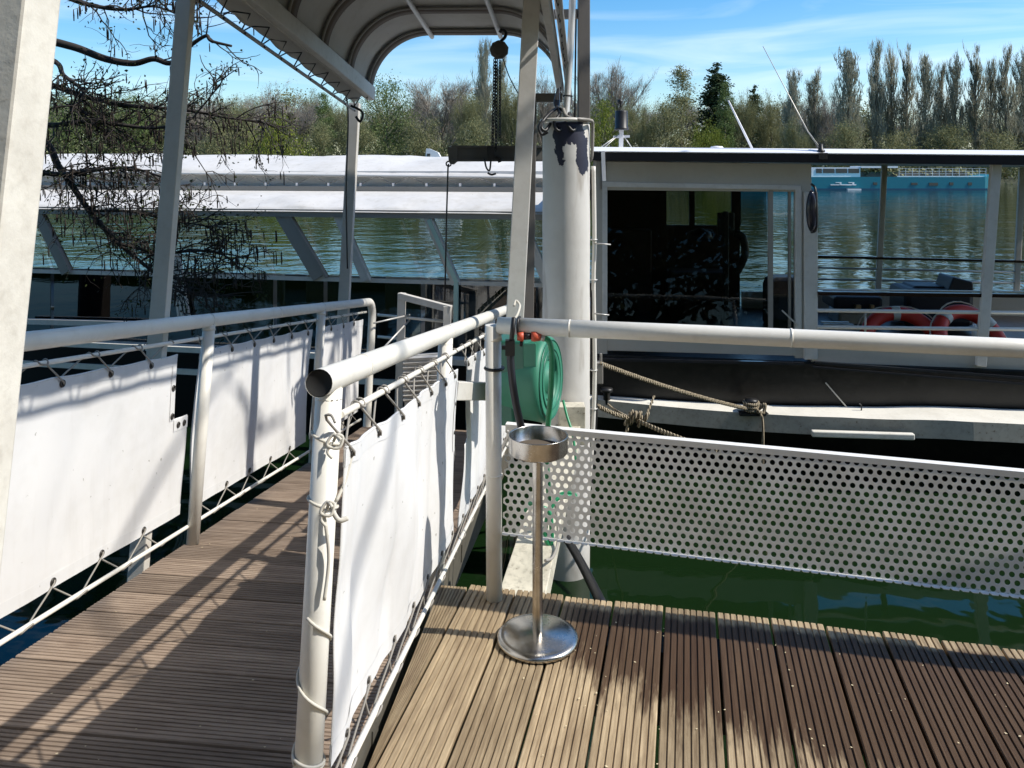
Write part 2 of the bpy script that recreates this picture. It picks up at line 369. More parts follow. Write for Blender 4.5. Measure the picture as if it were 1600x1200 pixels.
L_alder = m_leaf('young_alder_leaves', (.020, .028, .010), (.05, .065, .018))
M_catkin = mat('brown_catkins', (.03, .02, .014), .9)

# ------------------------------------------------------------------ setting: water, banks
WZ = -.8
m = MB(); m.add([(-900, -60, WZ), (900, -60, WZ), (900, 900, WZ), (-900, 900, WZ)], [(0, 1, 2, 3)]); tag(m.build('water', M_water), kind='structure')
rng = random.Random(5)
def bankz(x, y):
    s = min(1, max(0, (y - 128 - 3 * noise.noise(V((x * .03, 0, 3)))) / 6)); return WZ - .7 + s * 1.6 + .5 * noise.noise(V((x * .05, y * .05, 0))) * s + max(0, y - 150) * .02
m = MB(); m.grid(lambda u, v: V((-420 + 840 * u, 122 + 1500 * v * v, bankz(-420 + 840 * u, 122 + 1500 * v * v))), 120, 40); tag(m.build('far_bank', M_bank), kind='structure')
m = MB(); m.grid(lambda u, v: V((-40 + 80 * u, -2.5 - 57 * v, -.05 + .25 * noise.noise(V((u * 9, v * 8, 0))) + min(v * 6, 1.0) * .6)), 40, 30); tag(m.build('near_bank', M_bank), kind='structure')

# ------------------------------------------------------------------ pontoon decking (u across the boards, v along them)
DA = R(-12.3); MD = Matrix.Rotation(DA, 4, 'Z')
DU = V((math.cos(DA), math.sin(DA), 0)); DV = V((-math.sin(DA), math.cos(DA), 0))
def D(u, v, z=0): return DU * u + DV * v + V((0, 0, z))
def board_profile(w, n=8, depth=.0055):
    pr = [(0, -.028), (0, -.003), (.003, 0)]; rw = w / n
    for i in range(n):
        if i < n - 1:
            x = (i + 1) * rw; pr += [(x - .0034, 0), (x - .0018, -depth), (x + .0018, -depth), (x + .0034, 0)]
    pr += [(w - .003, 0), (w, -.003), (w, -.028)]; return pr
m = MB(); r = random.Random(2); pitch = .1845
for i in range(-1, 19):
    u0 = -.817 + i * pitch + .004; w = pitch - .009; pr = board_profile(w)
    vend = 2.976 + r.uniform(-.008, .008); vs = [2.976, 2.4, 1.8, 1.2, .5, -.4, -1.3, -2.4]
    if i == -1: vs = [2.955, 2.4, 1.9, 1.45]; vend = 2.958
    tilt = r.uniform(-.004, .004); rows = []
    for k, v in enumerate(vs):
        vv = vend if k == 0 else v; dz = r.uniform(-.002, .002)
        row = []
        for (x, z) in pr:
            uu = u0 + x
            if i == -1:   # outer board is cut to the line of the gangway
                ul = -.925 + (2.95 - vv) * .0965; uu = ul + (u0 + w - ul) * (x / w)
            row.append(V((uu, vv, z + dz + tilt * (x / w - .5))))
        rows.append(row)
    n = len(pr); vsall = [p for row in rows for p in row]
    fs = [(k * n + j, k * n + j + 1, (k + 1) * n + j + 1, (k + 1) * n + j) for k in range(len(rows) - 1) for j in range(n - 1)]
    m.add(vsall, fs + [list(range(n))[::-1]])
deck = m.build('deck', M_deck); deck.matrix_world = MD; WM['deck'] = MD; tag(deck, kind='structure')
m = MB()
for v in (2.80, 2.1, 1.2, .2): m.bar(D(-.68, v, -.10), D(2.7, v, -.10), .09, .13)
m.bar(D(-.66, 2.86, -.19), D(2.7, 2.86, -.19), .05, .30)
tag(m.build('deck_frame', M_beam), kind='structure')

# ------------------------------------------------------------------ gangway with its two handrails
gang = thing('gangway', None, 'sloping gangway of grooved grey-brown boards between two white tube handrails', 'gangway', M=MG)
m = MB(); r = random.Random(8); t0 = -2.0
for i in range(0, 37):
    ts = t0 + i * .18 + .003; pr = board_profile(.1685, 9, .005); dz = r.uniform(-.0015, .0015); n = len(pr)
    rows = []
    for a in (-GW - .03, -GW / 2, .0):
        rows.append([V((a, ts + x, z + dz)) for x, z in pr])
    m.add([MG @ p for row in rows for p in row], [(k * n + j + 1, k * n + j, (k + 1) * n + j, (k + 1) * n + j + 1) for k in range(2) for j in range(n - 1)] + [list(range(n)), [2 * n + j for j in range(n)][::-1]])
m.build('floor', M_gang, gang)
m = MB()
for a in (-GW - .02, -.03): m.bar(G(a, -2, -.125), G(a, 4.65, -.125), .05, .16, G3)
for t in (-1, .6, 2.2, 3.8): m.bar(G(-GW, t, -.1), G(0, t, -.1), .06, .08, G3)
m.build('side_beam', M_mossy, gang)
HR = .985
def rail_path(a, tend, tstart):
    pts = [G(a, tstart, HR), G(a, tend - .13, HR)]
    for k in range(1, 9):
        an = k / 8 * math.pi / 2; pts.append(G(a, tend - .13 + .13 * math.sin(an), HR - .13 + .13 * math.cos(an)))
    pts.append(G(a, tend, .0)); return pts
for a, ts in ((-GW, -1.2), (0, -.075)):
    m = MB(); m.tube(rail_path(a, 4.62, ts), .031, 20, caps=False)
    for t in ((1.78, 3.36, 2.6) if a else (.26, 1.55, 2.9)):
        m.tube([G(a, t - .006, HR), G(a, t + .006, HR)], .0325, 20)   # weld seams
    hr = m.build('handrail', M_tube, gang)
    if a == 0:
        b = MB(); b.lathe(G(0, -.072, HR), [(.0, .0), (.0285, .0), (.0288, -.002)], 20, Matrix(((G1.x, G3.x, G2.x), (G1.y, G3.y, G2.y), (G1.z, G3.z, G2.z)))); b.build('bore_shade', M_hole, hr)  # black disc across the mouth stands for the shade inside the pipe
for a, tl in ((-GW, (.21, 1.785, 3.36)), (0, (0, 1.5, 3.0))):
    for t in tl:
        m = MB(); m.tube([G(a, t, .0 if a else -.02), G(a, t, HR - .02)], .0305 if a == 0 else .028, 18)
        m.tube([G(a, t, HR - .045), G(a, t, HR - .02)], .034, 14, radii=[.031, .024])
        m.build('post', M_tube, gang)
for a, h, s, e in ((-GW - .02, .905, -1.2, 4.5), (-GW - .02, .076, -1.2, 4.5), (.028, .905, .01, 4.5), (.034, .06, -.35, 4.5)):
    m = MB(); m.tube([G(a, s + (e - s) * k / 6, h) for k in range(7)], .0085, 10); m.build('lacing_rod', M_tube, gang)

# ------------------------------------------------------------------ canvas screens laced to the rods
def screen(label, a, side, outline_t, top, bot, notch=None, wr=.012, seed=0, hem=True, mat_=None, lab_notch=None):
    """cloth from t0..t1 between heights bot..top, hung at a; notch=(t,h) cut from the far upper corner"""
    t0, t1 = outline_t
    root = thing('canvas_screen', G(a, t0, bot), label, 'canvas screen', 'white canvas screens laced along the gangway')
    rr = random.Random(seed); ph = [rr.uniform(0, 6) for _ in range(6)]
    def sag(t):   # scalloped top edge between the eyelets
        return -.007 * abs(math.sin((t - t0 - .035) / .24 * math.pi)) if side > 0 else -.006 * abs(math.sin((t - t0) / .28 * math.pi))
    def pt(t, h, off=0):
        k = (h - bot) / (top - bot)
        w = wr * (math.sin(t * 9 + ph[0] + h * 1.5) * .5 + math.sin(t * 21 + ph[1] - h * 2) * .30 + math.sin(t * 4.3 + h * 5 + ph[2]) * .5 + .6 * noise.noise(V((t * 3, h * 3.5, seed))))
        w += wr * .5 * math.exp(-(1 - k) * 5) * math.sin((t - t0) / .24 * 2 * math.pi)
        # folds pulled down from the eyelets, and slack creases
        w += wr * .55 * abs(noise.noise(V((t * 6.5 + .25 * math.sin(h * 3 + seed), h * .55, seed + 7.3)))) * (1.4 if side > 0 else .6)
        w += wr * .35 * noise.noise(V((t * 13 - h * 2.5, h * 4, seed + 3.1))) * noise.noise(V((t * 2.1, h * 2.2, seed + 1.7))) * 2
        return G(a + w * (.35 + .65 * math.sin(math.pi * min(1, max(0, k)))) + off, t, h + sag(t) * max(0, k * 2 - 1))
    m = MB(); nu = max(24, int((t1 - t0) / .018)); nv = 36
    vid = {}
    for j in range(nv + 1):
        for i in range(nu + 1):
            t = t0 + (t1 - t0) * i / nu; h = bot + (top - bot) * j / nv
            vid[i, j] = len(m.v); m.v.append(pt(t, h))
    for j in range(nv):
        for i in range(nu):
            tc = t0 + (t1 - t0) * (i + .5) / nu; hc = bot + (top - bot) * (j + .5) / nv
            if notch and ((tc > notch[0] and hc > notch[1]) if notch[2] > 0 else (tc < notch[0] and hc > notch[1])): continue
            m.f.append([vid[i, j], vid[i + 1, j], vid[i + 1, j + 1], vid[i, j + 1]]); m.sm.append(True)
    m.build('cloth', mat_ or M_canvas, root, solid=.002)
    # folded hems, stitched a few centimetres in
    te = notch[0] if notch and notch[2] > 0 else t1; ts = notch[0] if notch and notch[2] < 0 else t0
    m = MB()
    for sgn in (1, -1):
        o = .0028 * sgn
        m.grid(lambda u, v: pt(ts + (te - ts) * u, top - .042 * v, o), max(16, int((te - ts) / .02)), 3)
        m.grid(lambda u, v: pt(t0 + (t1 - t0) * u, bot + .045 * v, o), 40, 3)
        if notch and notch[2] > 0:
            m.grid(lambda u, v: pt(notch[0] - .035 + .035 * u, notch[1] + (top - .042 - notch[1]) * v, o * 1.3), 3, 16)
            m.grid(lambda u, v: pt(notch[0] + (t1 - notch[0]) * u, notch[1] - .05 + .05 * v, o * 1.3), 10, 3)
    m.tube([pt(ts + (te - ts) * k / 60, top) for k in range(61)], .0042, 6)
    m.build('hem', M_hem, root)
    # eyelets
    def eye(t, h):
        c = pt(t, h, .002 * 1); mm = MB()
        mm.tube([c + (G2 * math.cos(q) + G3 * math.sin(q)) * (.0105 if side < 0 else .0055) + G1 * .0035 for q in [2 * math.pi * k / 14 for k in range(14)]], .0036 if side < 0 else .0026, 6, closed=True)
        mm.lathe(c + G1 * .003, [(0, 0), (.0085 if side < 0 else .004, 0)], 12, Matrix(((G2.x, G3.x, G1.x), (G2.y, G3.y, G1.y), (G2.z, G3.z, G1.z))))
        mm.build('eyelet', M_eye, root)
    step = .28 if side < 0 else .24; ets = []; t = ts + .035
    while t < te - .015: ets.append(t); t += step
    ebs = []; t = t0 + .09
    while t < t1 - .03: ebs.append(t); t += step
    for t in ets: eye(t, top - .021)
    for t in ebs: eye(t, bot + .022)
    if notch and notch[2] > 0:
        for h in (top - .14, top - .26): eye(notch[0] - .018, h)
        for t in (notch[0] + .035, t1 - .04): eye(t, notch[1] - .025)
    # lacing cord, eyelet to rod and back
    ar = -GW - .02 if side < 0 else .028
    for es, hr_, he, fl in ((ets, .905, top - .021, 1), (ebs, .076 if side < 0 else .06, bot + .022, -1)):
        pts = []; arr = ar if fl > 0 else (ar if side < 0 else .034)
        for t in es:
            e = pt(t, he); q = .012
            pts += [G(arr + q, t - step * .46, hr_ - .004 * fl), G(arr, t - step * .43, hr_ + .011 * fl), G(arr - q, t - step * .40, hr_), e + G1 * .010 + G3 * .004 * fl, e - G1 * .006 - G3 * .002 * fl, e - G1 * .012 + G3 * .012 * fl, G(arr - q, t + step * .36, hr_), G(arr, t + step * .39, hr_ + .011 * fl), G(arr + q, t + step * .42, hr_)]
        m = MB(); m.tube(spl(pts, 3), .0032, 6); m.build('lacing', M_cord, root)
    return root
aL = -GW - .045; aR = .040
screen('wide near canvas screen on the left handrail with a corner cut out', aL, -1, (-.9, 1.73), .845, .138, (1.60, .565, 1), .010, 1)
screen('middle white canvas screen on the left handrail, between the two slim posts', aL, -1, (1.815, 3.33), .845, .135, None, .012, 2)
screen('shaded far canvas screen at the lower end of the left handrail', aL, -1, (3.40, 4.50), .845, .135, None, .014, 3)
screen('creased bright canvas screen on the right handrail behind the open pipe end', aR, 1, (.005, 1.66), .835, .165, (1.60, .50, 1), .026, 4)
screen('far canvas screen on the right handrail beside the white corner post', aR, 1, (1.72, 4.5), .845, .155, (1.86, .50, -1), .016, 5)

# string wound round the open-ended post
root = thing('string_binding', G(0, 0, .3), 'thin pale string wound round the near post of the right handrail', 'string')
def ring(h, tilt=0, r=.0335, n=20): return [G(r * math.cos(q), r * math.sin(q), h + tilt * math.cos(q)) for q in [2 * math.pi * k / n for k in range(n)]]
for h, tl, nm in ((.855, -.012, 'loop'), (.715, -.010, 'loop'), (.185, -.008, 'loop'), (.165, .008, 'loop'), (.12, -.004, 'loop')):
    m = MB(); m.tube(ring(h, tl), .0034, 7, closed=True); m.build(nm, M_string, root)
m = MB(); pts = [G(.034 * math.cos(q), .034 * math.sin(q), .48 - .30 * k / 40) for k, q in [(k, -1.9 + k / 40 * 12.2) for k in range(41)]]
m.tube(pts, .0034, 7); m.build('spiral', M_string, root)
m = MB()
for sc, h, a0 in ((.011, .855, .028), (.008, .712, .022)):
    m.tube(spl([G(a0, -.036, h), G(a0 + sc, -.046, h + .016), G(a0 + 2 * sc, -.04, h + .010), G(a0 + sc * 1.4, -.045, h - .012), G(a0 - .01, -.05, h - .006), G(a0 + .002, -.045, h + .016), G(a0 + sc * 2, -.05, h + .006)], 6), .0036, 7)
    m.tube(spl([G(a0, -.045, h), G(a0 - .008, -.05, h - .02), G(a0 + .004, -.05, h - .034)], 5), .0034, 6)
m.tube(spl([G(.012, -.04, .71), G(.024, -.042, .67), G(.030, -.03, .60), G(.026, -.034, .52)], 6), .004, 7, radii=None)
m.tube(spl([G(.03, -.036, .715), G(.05, -.04, .69), G(.068, -.03, .692)], 5), .0055, 7)
m.tube(spl([G(.034, -.01, .72), G(.044, .02, .76), G(.05, .05, .82)], 5), .0038, 6)
m.build('knot', M_string, root)

# ------------------------------------------------------------------ near column at the left edge
c0 = V((-.762, 1.25, 0)); m = MB(); top = 2.5
base = GO + G1 * 0
def colpt(da, dt, h):   # leans like the gangway frame
    p = V((-.762, 1.25, 1.85)); return p + G1 * da + V((G2.x, G2.y, 0)).normalized() * dt + G3 * (h - 1.85)
m.box8([colpt(-.13, 0, -.4), colpt(0, 0, -.4), colpt(0, .085, -.4), colpt(-.13, .085, -.4), colpt(-.13, 0, 3.0), colpt(0, 0, 3.0), colpt(0, .085, 3.0), colpt(-.13, .085, 3.0)])
col = thing('steel_column', colpt(-.06, .04, -.4), 'thick white column with lumpy flaking paint, nearest the viewer', 'column'); m.build('shaft', M_col, col, bevel=.006)
m = MB(); m.box8([colpt(-.17, -.04, -.41), colpt(.04, -.04, -.41), colpt(.04, .125, -.41), colpt(-.17, .125, -.41), colpt(-.17, -.04, -.395), colpt(.04, -.04, -.395), colpt(.04, .125, -.395), colpt(-.17, .125, -.395)]); m.build('base_plate', M_col, col)

# ------------------------------------------------------------------ canopy over the gangway
CT0, CT1 = -1.0, 3.93; CL, CR = -1.09, .38; HS, HT = 2.50, 3.04; CRAD = .46
cano = thing('gangway_canopy', None, 'arched white fabric canopy over the gangway on slim square posts', 'canopy', M=MG)
def arch(k, inset=0):   # 0..1 round the vault from left springing to right springing
    L1 = math.pi / 2 * CRAD; flat = (CR - CL) - 2 * CRAD; tot = 2 * L1 + flat + .16; s = k * tot - .08
    if s < 0: return (CL + inset, HT - CRAD + s - 0)
    if s < L1:
        an = s / L1 * math.pi / 2; return (CL + CRAD - (CRAD - inset) * math.cos(an), HT - CRAD + (CRAD - inset) * math.sin(an))
    s -= L1
    if s < flat: return (CL + CRAD + s, HT - inset)
    s -= flat
    if s < L1:
        an = s / L1 * math.pi / 2; return (CR - CRAD + (CRAD - inset) * math.sin(an), HT - CRAD + (CRAD - inset) * math.cos(an))
    return (CR - inset, HT - CRAD - (s - L1))
def vault(u, v):
    a, h = arch(u); t = CT0 + (CT1 - CT0) * v
    s = .012 * abs(math.sin(v * 9 * math.pi)) * math.sin(u * math.pi)
    return G(a, t, h - s)
m = MB(); m.grid(vault, 44, 90); m.build('vault_fabric', M_vault, cano, solid=.003)
for i in range(10):
    t = CT0 + (CT1 - CT0) * i / 9; m = MB(); w = .045 if 0 < i < 9 else .05
    if i == 9: t -= .05
    m.grid(lambda u, v: G(arch(.05 + .9 * u, .027)[0], t - w + 2 * w * v, arch(.05 + .9 * u, .027)[1]), 44, 1)
    m.build('hoop_band', M_band, cano, solid=.012)
    m = MB(); m.tube([G(*[(p[0], t - w - .01, p[1]) for p in [arch(.05 + .9 * k / 44, .027)]][0]) for k in range(45)], .009, 6); m.build('hoop', M_grey, cano)
for a in (-.62, -.10):
    m = MB(); m.tube([G(a, CT0, HT - .045), G(a, CT1, HT - .045)], .017, 10); m.build('ridge_tube', M_white, cano)
for a in (CL + .02, CR - .03):
    hb_ = HS + (.06 if a < 0 else .12); m = MB(); m.bar(G(a, CT0, hb_), G(a, CT1 + .02, hb_), .05, .10 if a < 0 else .06, G3); m.build('eaves_beam', M_white, cano, bevel=.004)
# hanging valances with rods and lacing
for a0, a1, sg in ((CL - .01, CL - .135, -1), (CR + .008, CR + .055, 1)):
    h0 = HS + (.08 if sg < 0 else .14); h1 = HS - .03 if sg < 0 else HS + .03; rr = random.Random(3)
    def val(u, v): return G(a0 + (a1 - a0) * v * .8, CT0 + (CT1 - CT0) * u, h0 + (h1 - h0) * v * .82 + .006 * math.sin(u * 60) * v - .01 * abs(math.sin(u * 70)) * v)
    m = MB(); m.grid(val, 120, 5); m.build('valance', M_vault if sg < 0 else M_canvas, cano, solid=.003)
    m = MB(); m.tube([G(a1, CT0, h1 - .02), G(a1, CT1 + .1, h1 - .02)], .011, 8); m.build('valance_rod', M_grey, cano)
    pts = []; n = 20
    for i in range(n + 1):
        t = CT0 + (CT1 - CT0) * i / n
        pts += [val((t - CT0) / (CT1 - CT0), .55) - G3 * .004, G(a1, t + .075, h1 - .008), G(a1 - .012 * sg, t + .09, h1 - .032), G(a1, t + .10, h1 - .008), val(min(1, (t + .12 - CT0) / (CT1 - CT0)), .95)]
    m = MB(); m.tube(pts, .0045, 5); m.build('lacing', M_blackp, cano)
# end lacing round the far hoop
pts = []
for k in range(0, 45):
    a, h = arch(k / 44, .020); pts.append(G(a, CT1 + (.006 if k % 2 else -.11), h))
m = MB(); m.tube(pts, .004, 5); m.build('lacing', M_blackp, cano)
# posts
pa = -1.262
for t, w in ((1.52, .072), (4.16, .082)):
    m = MB(); m.bar(G(pa, t, -.20), G(pa, t, 2.53), w, w * .62, G2); m.bar(G(pa, t, .62), G(-GW - .06, t, .62), .05, .08, G3); m.build('post', M_post, cano, bevel=.004)
m = MB(); m.bar(P(832, -24, 4.15), P(797.5, 628, 3.95), .088, .075, (0, 1, 0)); m.build('post', M_white, cano, bevel=.004)
m = MB(); m.bar(P(797, 612, 3.93), P(706, 610, 3.42), .06, .078); m.bar(P(706, 610, 3.42), P(700, 610, 3.60), .05, .078); m.build('post_bracket', M_white, cano, bevel=.004)
m = MB(); m.bar(P(829, 152, 5.75), P(823, 560, 5.55), .088, .07, (0, 1, 0)); m.bar(P(824, 153, 5.75), P(878, 153, 5.75), .06, .062); m.build('post', M_gantry, cano, bevel=.004)
# black bits of cord and cable dropping down the far left post
m = MB(); m.tube(spl([P(541, 148, 6.0), P(544, 190, 6.0), P(541, 300, 6.0), P(543, 420, 6.0)], 6), .006, 6); m.tube(spl([P(548, 165, 5.9), P(566, 175, 5.9), P(563, 190, 5.9), P(556, 182, 5.9)], 6), .010, 6); m.build('cable', M_blackp, cano)

# ------------------------------------------------------------------ chain hoist, lifting beam
def chain(m, a, b, link=.032, r=.0042):
    a = V(a); b = V(b); d = b - a; n = max(2, int(d.length / (link * .72))); d.normalize(); o = d.orthogonal().normalized(); q = d.cross(o)
    for i in range(n):
        c = a + (b - a) * ((i + .5) / n); s = o if i % 2 else q
        m.tube([c + d * (link / 2) * math.cos(k) + s * (link * .3) * math.sin(k) for k in [2 * math.pi * j / 8 for j in range(8)]], r, 5, closed=True)
hy = 5.75
h0 = thing('chain_hoist', P(780, 78, hy), 'dark round chain hoist hanging on a hook from the canopy end', 'hoist')
m = MB(); m.lathe(P(780, 78, hy), [(0, -.055), (.045, -.05), (.066, -.03), (.07, 0), (.066, .03), (.045, .05), (0, .055)], 9, Matrix.Rotation(R(90), 3, 'X') @ Matrix.Rotation(R(15), 3, 'Z'), smooth=False); m.build('hoist_body', M_beam, h0)
m = MB(); m.tube(spl([P(782, 65, hy), P(789, 58, hy), P(790, 50, hy), P(784, 47, hy), P(781, 51, hy)], 6), .012, 8); m.build('hook', M_blackp, h0)
m = MB(); chain(m, P(773, 92, hy), P(769, 248, hy)); chain(m, P(776, 92, hy), P(775, 236, hy)); m.build('load_chain', M_blackp, h0)
m = MB(); chain(m, P(781, 94, hy), P(781, 215, hy), .026, .0035); m.tube(spl([P(786, 92, hy), P(795, 118, hy), P(806, 140, hy), P(813, 150, hy)], 5), .004, 5); m.build('hand_chain', M_blackp, h0)
lb = thing('lifting_beam', P(700, 240, hy), 'dull grey steel lifting beam slung under the chain hoist', 'beam')
a, b = P(704, 240, hy - .03), P(850, 240, hy + .12); m = MB()
m.bar(a, b, .03, .095); m.bar(a + V((0, 0, .05)), b + V((0, 0, .05)), .085, .014); m.bar(a - V((0, 0, .05)), b - V((0, 0, .05)), .085, .014); m.build('web', M_beam, lb)
m = MB(); m.prism([P(699, 230, hy - .06), P(714, 230, hy - .06), P(714, 252, hy - .06), P(708, 257, hy - .06), P(703, 256, hy - .06), P(701, 252, hy - .06)], (0, .09, 0)); m.build('end_lug', M_beam, lb)
m = MB()
for q in (-.045, .045): m.bar(P(766, 228, hy + q), P(768, 250, hy + q), .05, .012)
m.tube(spl([P(757, 248, hy - .04), P(760, 262, hy - .04), P(765, 266, hy - .04), P(767, 250, hy - .04)], 6), .007, 6)
m.tube(spl([P(770, 250, hy), P(776, 246, hy), P(784, 250, hy), P(778, 253, hy)], 5), .009, 6); m.tube(spl([P(762, 270, hy - .04), P(768, 273, hy - .04), P(775, 271, hy - .04)], 5), .008, 6); m.build('chain_sling', M_blackp, lb)
m = MB(); m.tube([P(701, 256, hy), P(700, 262, hy), P(698, 330, hy), P(695, 470, hy - .05)], .0065, 6); m.tube([P(701, 256, hy) + V((.018 * math.cos(k), 0, .018 * math.sin(k))) for k in [2 * math.pi * j / 10 for j in range(10)]], .006, 6, closed=True); m.build('hanger_rod', M_blackp, lb)

# ------------------------------------------------------------------ mooring pile and what is fixed to it
PX, PY, PR = .325, 4.80, .142
pile = thing('mooring_pile', (PX, PY, WZ - .4), 'thick white mooring pile with dark flaking paint at its top', 'pile')
m = MB(); prof = [(PR, k * .16) for k in range(0, 17)]; prof = [(PR, 0)] + [(PR + .002 * math.sin(k * 2.1), k * .16) for k in range(1, 17)] + [(PR, 3.06), (PR * .96, 3.075), (0, 3.08)]
pr0 = [(a, b) for a, b in prof if b <= 2.6 or b > 3.0]
m.lathe((PX, PY, WZ - .4), [(PR, 0)] + [(PR + .0015 * math.sin(k * 2.1), k * .19) for k in range(1, 16)] + [(PR, 3.06), (PR * .97, 3.078), (0, 3.08)], 48); sh = m.build('shaft', M_pile, pile)
m = MB(); c = V((PX, PY, 0)); zt = WZ - .4 + 3.08
m.tube([c + V((PR * 1.04 * math.cos(k), PR * 1.04 * math.sin(k), zt + .012)) for k in [2 * math.pi * j / 28 for j in range(28)]], .011, 8, closed=True); m.build('cap_ring', M_tube, pile)
m = MB()
for i, (a0, b0, c0_) in enumerate([((838, 0, 5.0), (866, 170, 4.75), (845, 200, 4.68)), ((845, 60, 5.0), (874, 150, 4.72), (880, 186, 4.66)), ((870, 120, 5.0), (868, 165, 4.7), (905, 192, 4.65))]):
    m.tube(spl([P(872, 140, 5.2), P(872 - i * 2, 165, 4.9), P(858 + i * 16, 178, 4.75), P(848 + i * 18, 190, 4.68), P(846 + i * 22, 200, 4.66), P(852 + i * 22, 204, 4.66), P(860 + i * 22, 193, 4.7)], 7), .010, 7)
m.tube(spl([P(848, 188, 4.64), P(842, 200, 4.62), P(847, 210, 4.62), P(856, 206, 4.62)], 7), .009, 7)
m.build('cable_bundle', M_blackp, pile)
m = MB(); m.tube(spl([P(880, 170, 4.75), P(886, 182, 4.7), P(905, 187, 4.66), P(922, 188, 4.68), P(926, 196, 4.74), P(925, 240, 4.76), P(922, 252, 4.78)], 7), .010, 8); m.build('top_cable', M_cord, pile)
m = MB(); x0 = PX + PR + .022; m.tube(spl([V((x0, PY, 1.62)), V((x0 + .004, PY - .01, 1.2)), V((x0, PY, .9)), V((x0 + .006, PY - .01, .4)), V((x0 - .01, PY - .01, -.05)), V((x0 - .05, PY - .02, -.5))], 8), .013, 10); cd = m.build('conduit', M_tube, pile)
m = MB(); x1 = PX + PR + .008; m.tube(spl([V((x1, PY + .02, 1.6)), V((x1 + .02, PY, 1.1)), V((x1, PY, .6)), V((x1 + .03, PY, .2)), V((x1, PY, -.3))], 8), .010, 8); m.build('black_cable', M_blackp, pile)
m = MB()
for z in (1.18, .94, .67, .40, .17, -.02): m.tube([V((x0, PY - .01, z)) + V((.02 * math.cos(k), .02 * math.sin(k), 0)) for k in [2 * math.pi * j / 10 for j in range(10)]], .004, 5, closed=True)
for z, l in ((1.16, .10), (.74, .09)): m.tube([V((x0, PY - .02, z)), V((x0 + l, PY - .03, z - .008))], .0045, 5)
m.build('cable_tie', M_rod, pile)
m = MB(); zt -= .0
m.bar(P(912, 192, 4.87), P(912, -120, 5.0), .072, .08, (0, 1, 0)); m.bar(P(856, 23, 5.05), P(905, 22, 4.96), .06, .055)
gp = thing('gantry_post', P(912, 192, 4.87), 'dark grey steel upright rising from the top of the mooring pile', 'post'); m.build('upright', M_gantry, gp, bevel=.004)
m = MB(); m.tube(spl([P(896, -60, 4.86), P(893, 40, 4.84), P(887, 140, 4.80), P(884, 186, 4.76)], 6), .021, 14); m.build('conduit', M_rod, gp)
m = MB(); m.tube([P(887, 150, 4.80) + V((.026 * math.cos(k), .026 * math.sin(k), 0)) for k in [2 * math.pi * j / 10 for j in range(10)]], .005, 5, closed=True); m.tube(spl([P(900, 30, 4.93), P(899, 100, 4.9), P(898, 186, 4.84)], 4), .006, 6); m.build('wire', M_blackp, gp)
# arm from the deck to the pile
arm = thing('mooring_brace', P(812, 935, 3.08), 'stained mossy white steel brace from the deck edge to the pile', 'brace')
m = MB(); a0, a1, b0, b1 = P(777, 932, 3.06), P(852, 932, 3.06), P(868, 662, 4.6), P(908, 660, 4.6); dn = V((0, 0, -.09)); m.box8([a0 + dn, a1 + dn, b1 + dn, b0 + dn, a0, a1, b1, b0]); m.build('plate', M_arm, arm, bevel=.004)
m = MB(); m.box(P(893, 648, 4.60) + V((.0, .0, -.05)), (.15, .10, .22)); m.build('pile_bracket', M_arm, arm, bevel=.004)
# pipes under the deck edge
m = MB(); m.tube(spl([P(886, 842, 4.2), P(908, 880, 3.9), P(936, 935, 3.35), P(948, 960, 3.3)], 6), .022, 12); pp = m.build('water_pipe', M_blackp); tag(pp, 'black plastic pipe running down to the water behind the deck edge', 'pipe')
m = MB(); m.tube(spl([P(862, 690, 3.6), P(858, 740, 3.55), P(868, 790, 3.5), P(872, 840, 3.4), P(864, 870, 3.3), P(852, 876, 3.2)], 6), .006, 7); tag(m.build('grey_cable', M_cord), 'thin grey cable looping under the perforated panel', 'cable')
m = MB(); pts = [P(818, 800, 3.5), P(830, 786, 3.45), P(842, 792, 3.4), P(858, 800, 3.4), P(862, 830, 3.4), P(860, 852, 3.4), P(852, 838, 3.4), P(856, 806, 3.42), P(872, 778, 3.45), P(898, 776, 3.5), P(890, 770, 3.5), P(872, 774, 3.5)]
m.tube(spl(pts, 6), .010, 8); tag(m.build('hose_coil', M_hose), 'slack green hose end seen through the perforated panel', 'hose')

# ------------------------------------------------------------------ guard railing on the deck edge
rail = thing('guard_railing', D(-.70, 2.90), 'white tube guard railing on the deck edge with a perforated metal infill', 'railing')
VR = 2.90; um = -.0 ; ZR = 1.020
m = MB(); m.tube([D(-.755 + .07 - .0, VR, ZR + .0), D(0, VR, ZR), D(.8, VR, ZR - .002), D(2.6, VR, ZR - .004)], .0315, 20)
for u in (-.42, .35): m.tube([D(u, VR, ZR), D(u + .006, VR, ZR)], .033, 20)
m.build('top_rail', M_tube, rail)
for u in (-.700, 1.35, 2.5):
    m = MB(); m.tube([D(u, VR, 0), D(u - .004, VR, ZR)], .030, 18); m.tube([D(u, VR, ZR - .055), D(u, VR, ZR - .028)], .036, 16, radii=[.0305, .025]); m.tube([D(u, VR, .46), D(u, VR, .466)], .0312, 18); m.build('post', M_tube, rail)
